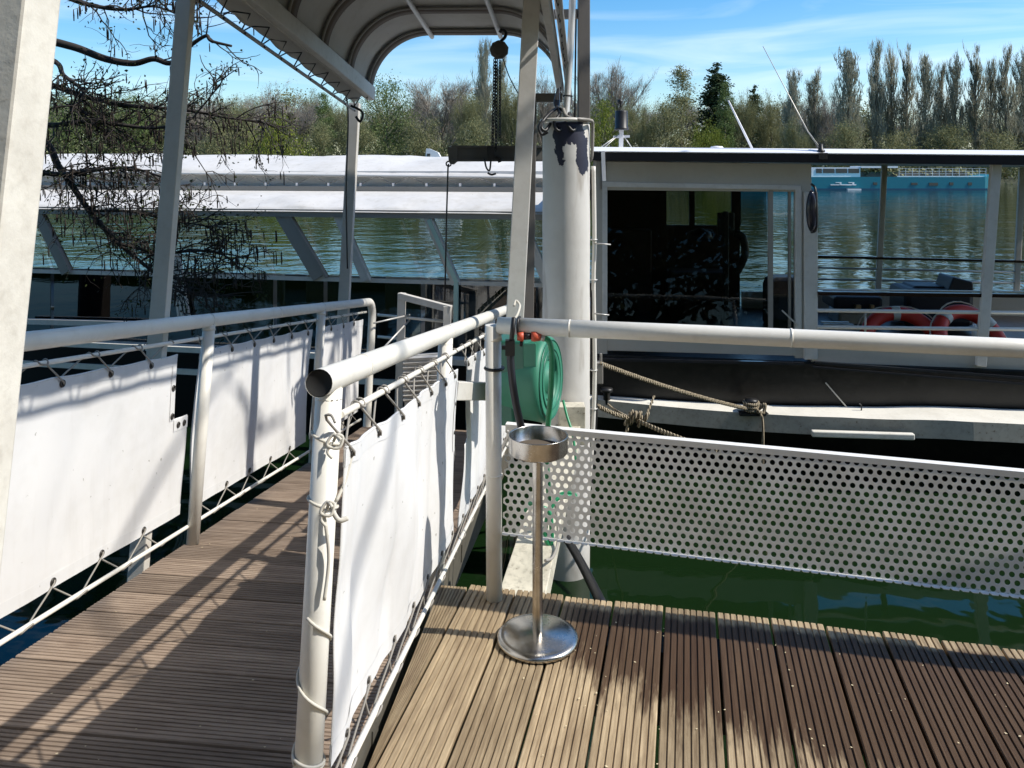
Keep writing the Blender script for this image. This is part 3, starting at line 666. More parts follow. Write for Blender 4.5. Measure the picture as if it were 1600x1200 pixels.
# perforated sheet: every hole is a real opening
def perforated(u0, u1, z_of, nrow, pitch=.0292, rad=.0092, VP=VR):
    m = MB(); S_ = 12; rows = nrow; dz = pitch * .866; idx = {}
    def vert(x, z):
        k = (round(x * 1e5), round(z * 1e5))
        if k not in idx: idx[k] = len(m.v); m.v.append((x, z))
        return idx[k]
    ncol = int((u1 - u0) / pitch)
    hexr = pitch / math.sqrt(3)
    for j in range(rows):
        for i in range(ncol):
            cx = u0 + (i + .5 + .5 * (j % 2)) * pitch; cz = (j + .5) * dz
            hx = [(cx + hexr * math.sin(R(60 * k)), cz + hexr * math.cos(R(60 * k))) for k in range(6)]
            outer = []
            for k in range(6):
                a = hx[k]; b = hx[(k + 1) % 6]; outer.append(a); outer.append(((a[0] + b[0]) / 2, (a[1] + b[1]) / 2))
            oi = [vert(*p) for p in outer]
            b0 = len(m.v)
            for k in range(12): m.v.append((cx + rad * math.sin(R(30 * k)), cz + rad * math.cos(R(30 * k))))
            for k in range(12): m.f.append([oi[k], b0 + k, b0 + (k + 1) % 12, oi[(k + 1) % 12]]); m.sm.append(False)
    H = rows * dz
    return m, H
m, H = perforated(-.668, 1.32, None, 15)
pm = MB()
FLG = .022
def place(x, z):   # flat sheet with the top and bottom rows folded back and forward
    lo = .250 - (x + .66) * .022; base = lo
    return D(x, VR - .004 + z * .14, base + z)
pm.v = [place(x, z) for x, z in m.v]; pm.f = [list(reversed(f)) for f in m.f]; pm.sm = m.sm
pm.build('perforated_panel', M_panel, rail, solid=.002)
def pz(x): return .250 - (x + .66) * .022
m = MB(); m.add([D(-.668, VR - .006 + H * .14, pz(-.668) + H - .012), D(1.32, VR - .006 + H * .14, pz(1.32) + H - .012), D(1.32, VR - .006 + H * .14, pz(1.32) + H + .008), D(-.668, VR - .006 + H * .14, pz(-.668) + H + .008), D(-.668, VR + .022 + H * .14, pz(-.668) + H + .009), D(1.32, VR + .022 + H * .14, pz(1.32) + H + .009)], [(0, 1, 2, 3), (3, 2, 5, 4)]); m.build('top_flange', M_trim2, rail, solid=.002)
m = MB(); n = 68; vs = []; fs = []
for k in range(n):
    x0 = -.668 + k * .0292; x1 = x0 + .0292
    for p in ((x0, 0), (x1, 0), (x1, .008), (x1 - .006, .020), (x0 + .006, .020), (x0, .008)): vs.append(D(p[0], VR - .005 - p[1], pz(p[0]) + .002))
    fs.append([6 * k + j for j in range(6)])
m.add(vs, fs); m.build('bottom_flange', M_trim2, rail, solid=.002)
# ------------------------------------------------------------------ standing ashtray
ash = thing('standing_ashtray', (.087, 2.72, 0), 'stainless steel ashtray bowl on a thin stem and round base on the deck', 'ashtray')
AB = V((.087, 2.72, .002))
m = MB(); m.lathe(AB, [(0, 0), (.134, 0), (.138, .003), (.138, .010), (.134, .016), (.122, .020), (.117, .0195), (.112, .022), (.03, .029), (.019, .031), (0, .031)], 64); m.build('base_disc', M_steel, ash)
m = MB(); m.lathe(AB, [(.0175, .028), (.0175, .636)], 28); m.build('stem', M_steel, ash)
m = MB(); m.lathe(AB + V((.002, 0, .632)), [(0, 0), (.088, 0), (.096, .004), (.1005, .010), (.1005, .062), (.1015, .064), (.0985, .065), (.0975, .062), (.0965, .012), (.088, .007), (0, .006)], 64); bw = m.build('bowl', M_steel, ash)
m = MB(); r = random.Random(4); m.lathe(AB + V((.002, 0, .648)), [(0, .002), (.05, .004), (.0964, .0)], 40); m.build('ash_fill', mat('grey_brown_ash', (.10, .08, .06), .95), bw)

# ------------------------------------------------------------------ hose reel with hoses
RC = P(853, 592, 3.62)
reel = thing('hose_reel', RC, 'green plastic hose reel hanging between the railing and the pile', 'hose reel')
ax = V((.94, -.34, .04)).normalized(); hz = V((0, 0, 1)); sx = hz.cross(ax).normalized(); up = ax.cross(sx)
MR = Matrix(((sx.x, up.x, ax.x), (sx.y, up.y, ax.y), (sx.z, up.z, ax.z)))
RR = .192
m = MB(); m.lathe(RC, [(RR * .45, -.23), (RR * .80, -.22), (RR * .90, -.17), (RR * .98, -.02), (RR, 0), (RR * .97, .018), (RR * .86, .028), (RR * .80, .022), (RR * .62, .030), (RR * .58, .022)], 56, MR); m.build('drum_housing', M_green, reel)
m = MB(); m.lathe(RC, [(RR * .58, .022), (RR * .56, .006), (RR * .30, .010), (RR * .26, .024), (RR * .20, .028), (0, .028)], 40, MR); m.build('hub', M_green, reel)
for rr_, zz_ in ((.90, .026), (.70, .027), (.46, .010)):
    m = MB(); m.tube([RC + MR @ V((RR * rr_ * math.cos(k), RR * rr_ * math.sin(k), zz_)) for k in [2 * math.pi * j / 48 for j in range(48)]], .004, 7, closed=True); m.build('rib', M_greend, reel)
m = MB(); m.box(RC + MR @ V((0, .115, -.12)), (.33, .17, .17), MR); m.box(RC + MR @ V((-.0, -.10, -.16)), (.30, .16, .11), MR); m.build('mount_bracket', M_greend, reel, bevel=.012)
m = MB(); m.box8([P(803, 536, 3.50), P(838, 536, 3.46), P(838, 574, 3.46), P(803, 574, 3.50), P(803, 536, 3.56), P(838, 536, 3.52), P(838, 574, 3.52), P(803, 574, 3.56)]); m.build('lug_plate', M_green, reel, bevel=.006)
hs = thing('garden_hose', P(846, 528, 2.98), 'bright green garden hose with orange connectors tied under the railing', 'hose')
hy = 2.93
m = MB(); m.tube(spl([P(850, 528, hy), P(858, 534, hy), P(862, 552, hy), P(862, 580, hy), P(860, 620, hy + .02), P(856, 668, hy + .05), P(854, 720, hy + .15), P(858, 780, hy + .3)], 8), .0105, 10); m.build('hose', M_hose, hs)
m = MB(); m.tube(spl([P(880, 626, 3.55), P(886, 650, 3.5), P(895, 680, 3.45), P(900, 720, 3.4)], 8), .006, 8); m.build('thin_hose', M_hose, hs)
m = MB(); m.tube([P(808, 526, hy), P(818, 526, hy)], .016, 12, radii=[.014, .019]); m.build('connector', M_orange, hs)
m = MB(); m.tube([P(830, 525, hy), P(836, 525, hy), P(845, 527, hy)], .018, 12, radii=[.019, .021, .014]); m.build('connector', M_orange, hs)
m = MB(); m.tube([P(817, 526, hy), P(831, 525, hy)], .013, 12); m.tube([P(815, 533, hy), P(814, 541, hy)], .006, 8); m.build('coupling', M_blackp, hs)
m = MB(); m.tube([P(844, 527, hy), P(851, 529, hy)], .012, 12); m.build('collar', M_rod, hs)
bh = thing('black_feed_hose', P(800, 540, 2.96), 'black feed hose with a clamp strapped to the white corner post', 'hose')
m = MB(); m.tube(spl([P(797, 552, hy), P(800, 590, hy), P(806, 630, hy + .02), P(815, 672, hy + .05), P(822, 720, hy + .12)], 8), .014, 12); m.tube(spl([P(803, 600, hy + .03), P(810, 640, hy + .04), P(820, 676, hy + .06)], 8), .008, 10); m.build('hose', mat('dark_blue_black_rubber', (.016, .018, .026), .4), bh)
m = MB(); m.box(P(797, 543, hy), (.035, .03, .055)); m.tube(spl([P(803, 497, hy), P(801, 515, hy - .02), P(799, 533, hy)], 4), .009, 8); m.tube([D(-.7, VR, .86) + V((.034 * math.cos(k), .034 * math.sin(k), 0)) for k in [2 * math.pi * j / 20 for j in range(20)]], .006, 6, closed=True); m.bar(P(784, 543, hy + .01), P(797, 543, hy + .01), .012, .014); m.build('clamp', M_blackp, bh)
m = MB(); m.tube([D(-.605, VR, ZR) + (DV * math.cos(k) + V((0, 0, 1)) * math.sin(k)) * .034 for k in [2 * math.pi * j / 20 for j in range(20)]], .0045, 6, closed=True); m.build('cable_tie', M_blackp, bh)
m = MB(); m.tube(spl([P(803, 499, 2.93), P(808, 492, 2.95), P(812, 478, 3.0), P(806, 470, 3.02), P(803, 478, 3.0)], 6), .005, 7); m.build('string_end', M_string, bh)
# ---- SPLIT2
# ------------------------------------------------------------------ glass-sided tour boat behind the gangway
TA = V((-4.68, 7.9, 0)); TD = V((.982, -.189, 0)).normalized(); TN = V((.189, .982, 0)).normalized()   # along the near side, and away from it
def TQ(x, y, off=0, dz=0):    # point on the near side, `off` metres in from it
    k = (x - 800) / 1250; o = TA + TN * off
    s = (k * o.y - o.x) / (TD.x - k * TD.y); p = o + TD * s
    return V((p.x, p.y, 1.6 - (y - 265) / 1250 * p.y + dz))
def T(s, off, z): p = TA + TD * s + TN * off; return V((p.x, p.y, z))
tour = thing('tour_boat', T(2, 2, WZ), 'long glass-sided tour boat with white fabric roofs behind the gangway', 'boat')
S0, S1 = -4.2, 5.15
m = MB(); m.prism([T(S0, -.02, WZ - .3), T(S0, -.06, -.12), T(S0, 4.0, -.12), T(S0, 3.9, WZ - .3)], T(S1, 0, 0) - T(S0, 0, 0)); m.build('hull', M_dark, tour, bevel=.02)
m = MB(); m.bar(T(S0, -.03, -.085), T(S1, -.03, -.085), .16, .05); m.bar(T(S0, -.05, -.30), T(S1, -.05, -.30), .06, .05); m.build('rubbing_strip', M_ledge, tour)
m = MB(); m.add([T(S0, .1, -.11), T(S1, .1, -.11), T(S1, 3.9, -.11), T(S0, 3.9, -.11)], [(0, 1, 2, 3)]); m.build('floor', M_wnd, tour)
m = MB(); m.bar(T(S0, .02, .595), T(S1, .02, .595), .05, .035); sill = m.build('window_sill', M_white, tour)
ZT = 1.165
def wtop(x, y): return TQ(x, y, .0)
frames = [(60, 338, 105, 424, 15), (440, 336, 500, 431, 22), (527, 338, 572, 436, 12), (668, 343, 712, 442, 11), (815, 350, 856, 446, 12)]
for (xa, ya, xb, yb, w) in frames:
    m = MB(); a = TQ(xa, ya - 4, .0); b = TQ(xb, yb + 2, .0); wd = w / 1250 * b.y
    m.bar(a, b, .05, wd, TD); m.bar(a + TD * (wd * .5 + .008), b + TD * (wd * .5 + .008), .06, .016, TD)
    m.build('window_frame', M_white if w < 15 else M_grey, tour)
ed = mat('pale_green_glass_edge', (.42, .62, .56), .3)
m = MB(); m.bar(TQ(670, 343, -.03), TQ(714, 442, -.03), .03, .035, TD); m.bar(TQ(713, 442, -.03), TQ(712, 520, -.03), .03, .04, TD); m.build('glass_edge', ed, tour)
edges = [-900, 82, 470, 550, 690, 836, 900]
m = MB(); m.add([TQ(-700, 330, .01), TQ(-700, 420, .01), TQ(895, 448, .01), TQ(895, 345, .01)], [(0, 1, 2, 3)])
gs = [S0, .15, 2.52, 3.02, 3.95, 4.75, S1]
for i in range(6):
    m = MB(); a, b = gs[i] + .02, gs[i + 1] - .02; sl_ = .22
    m.add([T(a, .015, .61), T(b, .015, .61), T(b - sl_, .015, ZT), T(a - sl_, .015, ZT)], [(0, 1, 2, 3)]); m.build('window_pane', M_glass, tour, solid=.006)
    m = MB(); m.add([T(a, .015, -.06), T(b, .015, -.06), T(b, .015, .58), T(a, .015, .58)], [(0, 1, 2, 3)]); m.build('lower_pane', M_dglass, tour, solid=.006)
m = MB()
for k in (0, .035, .07, .10): m.bar(TQ(264, 396, -.03) + TD * k, TQ(281, 500, -.03) + TD * k, .03, .022, TD)
m.build('sliding_frame', M_white, tour)
# far side: low wall, glass, mullions; furniture inside
m = MB(); m.bar(T(S0, 3.9, -.02), T(S1, 3.9, -.02), .08, .20); m.bar(T(S0, 3.9, 1.28), T(S1, 3.9, 1.28), .08, .18)
m.build('far_wall', M_wnd, tour)
for s in (.3, 1.1, 1.75, 2.5, 3.4):
    m = MB(); c = T(s, 1.0, 0); mr = Matrix.Rotation(R(-11), 3, 'Z')
    m.box(c + V((0, 0, .10)), (.5, .46, .06), mr); m.box(c + TN * .24 + V((0, 0, .28)), (.5, .07, .36), mr); m.box(c + V((0, 0, -.02)), (.36, .3, .18), mr)
    m.build('seat', M_seat, tour, bevel=.03)
m = MB(); m.bar(TQ(40, 480, .4), TQ(230, 487, .4), .06, .03); m.bar(TQ(40, 502, -.06), TQ(240, 507, -.06), .05, .05); m.build('white_ledge', M_white, tour)
# roofs: lower awning, recessed laced band, upper awning
def roof_strip(name, offs, mt, sagx=.0, seed=0):
    m = MB(); n = 90
    def fn(u, v):
        k = v * (len(offs) - 1); i = min(int(k), len(offs) - 2); f = k - i
        o = offs[i][0] + (offs[i + 1][0] - offs[i][0]) * f; z = offs[i][1] + (offs[i + 1][1] - offs[i][1]) * f
        s = S0 + (S1 - S0) * u
        z += sagx * (noise.noise(V((s * 1.3, v * 2, seed))) + .6 * noise.noise(V((s * 4.5, v * 3, seed + 4)))) * math.sin(math.pi * v) - max(0, s) * .010 * (offs[i][1] > 1.5)
        return T(s, o, z)
    m.grid(fn, n, 6 * (len(offs) - 1)); return m.build(name, mt, tour)
m = MB(); m.bar(T(S0, .0, ZT + .035), T(S1, .0, ZT + .035), .07, .07); m.build('fascia', M_grey, tour)
roof_strip('lower_awning', [(-.045, ZT + .05), (.0, ZT + .085), (.22, ZT + .16), (.62, 1.385)], M_awn, .035, 1)
m = MB(); m.bar(T(S0, .66, 1.405), T(S1, .66, 1.405), .07, .055); m.build('gutter', M_grey, tour)
roof_strip('laced_band', [(.70, 1.42), (.72, 1.585)], M_awn2, .01, 5)
roof_strip('upper_awning', [(.66, 1.575), (.70, 1.60), (1.0, 1.69), (1.35, 1.76), (2.0, 1.79), (3.0, 1.66), (3.95, 1.35)], M_awn, .025, 9)
m = MB(); m.tube([T(S0 + (S1 - S0) * k / 20, .655, 1.568 - max(0, S0 + (S1 - S0) * k / 20) * .010) for k in range(21)], .012, 8); m.build('band_rod', M_rod, tour)
pts = []; s = S0
while s < S1:
    pts += [T(s, .64, 1.565 - max(0, s) * .01), T(s + .17, .655, 1.455)]; s += .34
m = MB(); m.tube(pts, .006, 5); m.build('lacing', M_cord, tour)
s = S0 + .17
while s < S1: MB().box(T(s, .65, 1.452), (.022, .02, .03)).build('lacing_hook', M_trim, tour); s += .34
m = MB(); m.box(TQ(837, 490, .4), (.35, .3, .62), Matrix.Rotation(R(-11), 3, 'Z')); m.build('engine_box', M_dark, tour, bevel=.03)

# white boarding gate and louvred step box at the gangway's lower end
gt = thing('boarding_gate', P(660, 640, 6.75), 'white steel boarding gate frame at the lower end of the gangway', 'gate')
m = MB(); gy = 6.75
m.bar(P(628, 458, gy), P(622, 690, gy), .065, .06, (0, 1, 0)); m.bar(P(699, 478, gy - .1), P(697, 640, gy - .1), .065, .06, (0, 1, 0)); m.bar(P(624, 462, gy - .01), P(705, 483, gy - .11), .05, .055); m.build('gate_frame', M_white, gt, bevel=.004)
for ya, yb in ((496, 503), (530, 533), (560, 560)):
    m = MB(); m.tube([P(590, ya - 4, gy + .03), P(632, ya, gy), P(700, yb, gy - .1)], .012, 8); m.build('gate_rail', M_tube, gt)
m = MB(); m.tube([P(584, 560, 6.4), P(640, 500, gy)], .008, 7); m.tube([P(584, 505, 6.4), P(640, 492, gy)], .007, 7); m.build('stay_wire', M_rod, gt)
sb_ = thing('louvred_box', P(660, 625, 6.5), 'white louvred box standing behind the gangway handrail', 'box')
m = MB(); gy = 6.45; m.box8([P(632, 640, gy), P(690, 640, gy), P(690, 640, gy + .4), P(632, 640, gy + .4), P(632, 556, gy), P(690, 552, gy), P(690, 550, gy + .4), P(632, 554, gy + .4)]); m.build('box_body', M_awn2, sb_)
m = MB()
for k in range(10):
    y = 560 + k * 7.2; m.bar(P(630, y, gy - .03), P(692, y - 3, gy - .03), .03, .016, (0, -.5, 1))
m.build('louvre', M_white, sb_)

# ------------------------------------------------------------------ cabin cruiser on the right
BA = V((.686, 6.6, 0)); BD = V((3.28, -.40, 0)).normalized(); BN = V((.40, 3.28, 0)).normalized()
def BQ(x, y, off=0):
    k = (x - 800) / 1250; o = BA + BN * off
    s = (k * o.y - o.x) / (BD.x - k * BD.y); p = o + BD * s
    return V((p.x, p.y, 1.6 - (y - 265) / 1250 * p.y))
def B(s, off, z): p = BA + BD * s + BN * off; return V((p.x, p.y, z))
BW = 2.5
boat = thing('cabin_boat', B(2, 1.2, WZ), 'black-hulled passenger boat with a cream cabin and open railed cockpit', 'boat')
def quad_slab(x0, y0, x1, y1, off, th, ytr=None, ybr=None):
    """upright slab on the near side between picture lines, th metres thick inwards"""
    ytr = y0 if ytr is None else ytr; ybr = y1 if ybr is None else ybr
    f = [BQ(x0, y1, off), BQ(x1, ybr, off), BQ(x1, ytr, off), BQ(x0, y0, off)]
    g = [p + BN * th for p in f]
    return [f[0], f[1], g[1], g[0], f[3], f[2], g[2], g[3]]
hb = 1.6 - (556 - 265) / 1250 * 6.5   # hull top
m = MB()
m.prism([B(-.30, -.02, .085), B(-.30, .0, -.32), B(-.30, .12, WZ - .2), B(-.30, 2.5, WZ - .2), B(-.30, 2.62, .085)], B(5.2, 0, -.05) - B(-.30, 0, 0)); hull = m.build('hull', M_hull, boat, bevel=.015)
m = MB(); m.bar(BQ(925, 561, -.05), BQ(1256, 568, -.05), .03, .022); m.bar(BQ(1272, 566, -.05), BQ(1680, 596, -.05), .03, .018); m.bar(BQ(1270, 573, -.06), BQ(1680, 606, -.06), .03, .014); m.build('hull_moulding', mat('glossy_black_moulding', (.03, .03, .034), .15), hull)
m = MB()
for q in (1.0, 2.75): m.bar(B(q, -.012, .02), B(q, .0, -.27), .012, .006, (0, 1, 0))
m.build('plate_seam', M_hull, hull)
m = MB(); m.bar(BQ(1290, 598, -.04), BQ(1335, 650, -.05), .01, .01); m.build('hull_wire', M_rod, hull)
# white ledge / rubbing strake with shade painted onto its side
m = MB(); top = []; N_ = 30
secs = []
for k in range(N_ + 1):
    s = -.28 + 5.4 * k / N_; pr = .10 + .27 * min(1, max(0, (s + .2) / 3.0)) ; zz = -.262 - .035 * math.sin(min(1, max(0, (s) / 2.6)) * math.pi) * 1.0 + .006 * noise.noise(V((s * 3, 0, 1)))
    secs.append([B(s, -.03, zz + .012), B(s, -pr, zz), B(s, -pr - .01, zz - .135), B(s, -.03, zz - .145)])
vs = [p for sc in secs for p in sc]
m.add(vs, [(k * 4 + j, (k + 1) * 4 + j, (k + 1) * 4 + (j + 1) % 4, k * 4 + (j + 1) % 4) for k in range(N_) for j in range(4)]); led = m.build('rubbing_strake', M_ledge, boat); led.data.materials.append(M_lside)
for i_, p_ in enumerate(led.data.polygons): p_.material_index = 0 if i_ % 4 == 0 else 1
m = MB(); m.bar(BQ(1268, 677, -.42), BQ(1428, 682, -.42), .05, .045); m.build('fender_plank', M_ledge, led, bevel=.008)
# bollard
bo = BQ(1174, 643, -.20)
m = MB(); m.lathe(bo + V((0, 0, -.02)), [(0, 0), (.055, 0), (.055, .012), (.032, .02), (.030, .085), (.05, .095), (.05, .115), (0, .12)], 20); m.box(bo + V((.01, 0, -.012)), (.22, .10, .02)); m.build('bollard', M_blackp, boat)
m = MB(); b2 = BQ(948, 626, -.10); m.lathe(b2 + V((0, 0, -.05)), [(0, 0), (.03, 0), (.028, .12), (.05, .125), (.05, .15), (0, .155)], 16); m.build('bollard', M_blackp, boat)
for x, y in ((1016, 634), (1187, 640), (1342, 640)):
    m = MB(); p = BQ(x, y, -.12); m.tube(spl([p + V((-.01, 0, -.05)), p + V((.015, 0, -.02)), p + V((.02, 0, .03)), p + V((0, 0, .045))], 5), .005, 6); m.build('deck_eye', M_blackp, boat)
# cabin
m = MB()
m.box8(quad_slab(936, 252, 1268, 297, 0, .05, 256, 300))       # header
m.box8(quad_slab(930, 252, 949, 556, 0, .05)); m.box8(quad_slab(949, 512, 1243, 548, -.001, .05, 522, 556)); m.box8(quad_slab(1242, 299, 1268, 560, 0.001, .05))
m.build('cabin_wall', M_cabin, boat, bevel=.004)
m = MB()
m.box8(quad_slab(941, 284, 1252, 292, -.014, .02, 290, 297)); m.box8(quad_slab(941, 291, 949, 520, -.014, .02)); m.box8(quad_slab(1243, 296, 1253, 530, -.014, .02))
m.build('window_surround', M_white, boat, bevel=.003)
m = MB(); lz = V((0, 0, 0)); m.add([BQ(948, 292, .005) + BN * .17, BQ(948, 516, .01), BQ(1203, 526, .01), BQ(1203, 297, .005) + BN * .17], [(0, 1, 2, 3)]); m.build('cabin_window', M_cglass, boat, solid=.006)
m = MB(); m.add([BQ(1203, 297, .035), BQ(1203, 526, .035), BQ(1243, 528, .035), BQ(1243, 298, .035)], [(0, 1, 2, 3)]); m.build('cabin_window', M_glass, boat, solid=.006)
m = MB(); m.box8(quad_slab(1201, 297, 1208, 526, .0, .04)); m.box8(quad_slab(1232, 298, 1236, 526, .02, .03)); m.build('window_mullion', M_grey, boat)
m = MB(); m.bar(BQ(1222, 485, -.01), BQ(1246, 508, -.01), .02, .012); m.build('door_handle', M_rod, boat)
# wall returns and the interior
zr = 1.70
m = MB(); m.box8([B(-.02, .05, -.05), B(.06, .05, -.05), B(.06, BW, -.05), B(-.02, BW, -.05), B(-.02, .05, zr), B(.06, .05, zr), B(.06, BW, zr), B(-.02, BW, zr)])
m.build('cabin_end_wall', M_cabin, boat)
m = MB(); m.add([B(0, .1, -.06), B(5.2, .1, -.06), B(5.2, BW, -.06), B(0, BW, -.06)], [(0, 1, 2, 3)]); 
m.build('cabin_sole', M_bdeck, boat)
cs1 = (BQ(1258, 400) - BA).dot(BD)   # forward end of the cabin
# far cabin wall with window openings
m = MB(); bz0, bz1 = -.05, .93
def fw(s0, s1, z0, z1): m.box8([B(s0, BW - .04, z0), B(s1, BW - .04, z0), B(s1, BW, z0), B(s0, BW, z0), B(s0, BW - .04, z1), B(s1, BW - .04, z1), B(s1, BW, z1), B(s0, BW, z1)])
fw(.06, 1.55, bz0, .98); fw(.06, .75, .98, zr); fw(1.0, 1.06, .98, zr); fw(1.46, 1.56, .98, zr); fw(.75, 1.56, 1.36, zr); 
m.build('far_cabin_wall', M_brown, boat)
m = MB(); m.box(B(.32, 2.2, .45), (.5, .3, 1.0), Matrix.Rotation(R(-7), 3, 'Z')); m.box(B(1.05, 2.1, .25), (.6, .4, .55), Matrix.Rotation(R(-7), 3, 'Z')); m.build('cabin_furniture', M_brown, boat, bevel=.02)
m = MB(); m.bar(B(1.22, 1.2, -.05), B(1.22, 1.2, 1.2), .05, .05, (0, 1, 0)); m.box(B(1.22, 1.2, 1.08), (.16, .04, .22)); m.tube(spl([B(1.28, 1.1, 1.0), B(1.36, 1.1, .96), B(1.38, 1.1, .8), B(1.3, 1.1, .62)], 5), .04, 8); m.build('helm_console', M_blackp, boat, bevel=.01)
m = MB(); m.lathe(B(1.0, 1.4, .92), [(0, -.03), (.13, 0), (.10, .07), (0, .11)], 16); m.build('helm_cushion', M_navy, boat)
m = MB(); m.box(B(1.85, 1.5, .28), (.42, .42, .55), Matrix.Rotation(R(-7), 3, 'Z')); m.build('cockpit_seat', M_navy, boat, bevel=.09)
# roof
def rz(s): return 1.6 + 26 / 1250 * 6.55 - .0115 * s
m = MB(); E0, E1 = -.03, 5.2
m.box8([B(E0, -.07, rz(E0) - .06), B(E1, -.07, rz(E1) - .06), B(E1, BW + .08, rz(E1) - .06), B(E0, BW + .08, rz(E0) - .06), B(E0, -.07, rz(E0) - .0), B(E1, -.07, rz(E1)), B(E1, BW + .08, rz(E1)), B(E0, BW + .08, rz(E0))]); roof = m.build('roof', M_cabin, boat)
m = MB(); m.box8([B(E0, -.11, rz(E0) - .062), B(E1, -.11, rz(E1) - .066), B(E1, -.07, rz(E1) - .066), B(E0, -.07, rz(E0) - .062), B(E0, -.11, rz(E0) + .006), B(E1, -.11, rz(E1) + .004), B(E1, -.07, rz(E1) + .004), B(E0, -.07, rz(E0) + .006)])
m.build('roof_fascia', M_fascia, roof)
m = MB(); m.add([B(E0, -.115, rz(E0) + .010), B(E1, -.115, rz(E1) + .010), B(E1, -.03, rz(E1) + .046), B(E0, -.03, rz(E0) + .046), B(E1, .5, rz(E1) + .056), B(E0, .5, rz(E0) + .056), B(E1, BW + .08, rz(E1) + .02), B(E0, BW + .08, rz(E0) + .02)], [(0, 1, 2, 3), (3, 2, 4, 5), (5, 4, 6, 7)]); m.build('roof_skin', M_trim, roof, solid=.008)
m = MB(); m.bar(BQ(942, 236, -.12), BQ(944, 283, -.12), .03, .02, (0, 1, 0)); m.build('drain_pipe', M_trim, roof)
for px, off, yt, yb, w in ((1382, BW, 258, 452, .06), (1597, BW, 262, 455, .06), (1556, -.03, 256, 572, .075)):
    m = MB(); a = BQ(px, yt, off); lean = {1382: 1372, 1597: 1588, 1556: 1532}[px]; b = BQ(lean, yb, off); m.bar(a, b, w * .6, w, BD); m.build('post', M_white, boat, bevel=.006)
m = MB(); m.box8(quad_slab(1257, 300, 1278, 562, -.03, .06)); m.build('post', M_white, boat, bevel=.006)
# cockpit: dark handrails, white tubes
M_vr = mat('dark_varnished_rail', (.02, .008, .006), .25)
m = MB(); m.bar(BQ(1278, 458, -.02), BQ(1690, 463, -.02), .05, .028); m.build('handrail', M_vr, boat)
m = MB(); m.bar(BQ(1240, 400, BW), BQ(1700, 411, BW), .05, .026); m.build('handrail', M_vr, boat)
m = MB(); m.bar(BQ(1278, 452, -.02), BQ(1690, 457, -.02), .03, .008); m.build('rail_cap', M_rod, boat)
for y0, y1 in ((485, 490), (511, 516)):
    m = MB(); m.tube([BQ(1276, y0, -.02), BQ(1690, y1, -.02)], .0145, 10); m.build('guard_tube', M_tube, boat)
for y0, y1 in ((418, 428), (436, 444)):
    m = MB(); m.tube([BQ(1260, y0, BW), BQ(1690, y1, BW)], .011, 8); m.build('guard_tube', M_rod, boat)
m = MB(); m.tube([BQ(1352, 488, .02), BQ(1352, 530, .02)], .008, 7); m.build('stanchion', M_rod, boat)
m = MB(); zb = .25
m.box8([B(cs1 - .1, BW - .05, -.06), B(5.2, BW - .05, -.06), B(5.2, BW, -.06), B(cs1 - .1, BW, -.06), B(cs1 - .1, BW - .05, zb), B(5.2, BW - .05, zb), B(5.2, BW, zb), B(cs1 - .1, BW, zb)]); m.build('bulwark', M_cabin, boat)
m = MB(); m.box8(quad_slab(1268, 538, 1690, 570, -.01, .16, 560, 592)); m.build('coaming', M_cabin, boat, bevel=.01)
# engine covers, tables, steps in the cockpit
def cbox(name, x0, x1, y0, y1, off, d, mt, bev=.03):
    m = MB(); a, b = BQ(x0, y1, off), BQ(x1, y1, off); t_ = 1.6 - (y0 - 265) / 1250 * a.y
    m.box8([a, b, b + BN * d, a + BN * d, V((a.x, a.y, t_)), V((b.x, b.y, t_)), V((b.x, b.y, t_)) + BN * d, V((a.x, a.y, t_)) + BN * d]); return m.build(name, mt, boat, bevel=bev)
cbox('engine_cover', 1415, 1524, 452, 512, 1.5, .5, M_navy, .05); cbox('locker', 1304, 1380, 463, 485, 1.6, .5, M_navy); cbox('locker_base', 1310, 1378, 487, 530, 1.7, .4, M_cabin)
m = MB(); a = BQ(1483, 455, 1.5); m.prism([BQ(1481, 456, 1.5), BQ(1522, 456, 1.5), BQ(1521, 441, 1.5), BQ(1490, 433, 1.5)], BN * .35); m.build('seat_back', M_navy, boat, bevel=.015)
m = MB(); m.prism([BQ(1421, 457, 1.6), BQ(1482, 457, 1.6), BQ(1480, 448, 1.6), BQ(1430, 447, 1.6)], BN * .35); m.build('seat_cushion', M_navy, boat, bevel=.02)
m = MB()
for k in range(7): a = BQ(1283 + k * 3.5, 503 + k * 3.6, .9); m.bar(a, a + BD * (.24 + .02 * k), .035, .012)
m.build('step_grating', M_rod, boat)
m = MB(); m.box(BQ(1340, 480, 1.55), (.05, .05, .05)); m.box(BQ(1362, 481, 1.55), (.03, .05, .06)); m.build('locker_latch', mat('brass_latch', (.5, .38, .2), .35, .8), boat)
m = MB(); m.lathe(BQ(1523, 526, .25), [(0, 0), (.022, 0), (.022, .07), (.012, .085), (.012, .1), (0, .1)], 14); m.build('filler_cap', M_trim, boat)
# oval mirror
mc = BQ(1269, 330, -.14)
m = MB(); m.lathe(mc, [(0, -.02), (.6, -.02), (.9, -.008), (1, .01), (.9, .02), (0, .022)], 28, Matrix(((.045, 0, .0), (0, .0, 1.0), (0, .165, 0)))); m.build('mirror', mat('mirror_back', (.02, .02, .03), .15), boat)
m = MB(); m.tube(spl([BQ(1268, 288, -.04), BQ(1274, 296, -.12), BQ(1276, 330, -.15), BQ(1275, 358, -.12), BQ(1268, 363, -.05)], 5), .010, 7); m.tube([BQ(1276, 322, -.15), mc + V((.0, .02, 0))], .008, 6); m.build('mirror_bracket', M_blackp, boat)
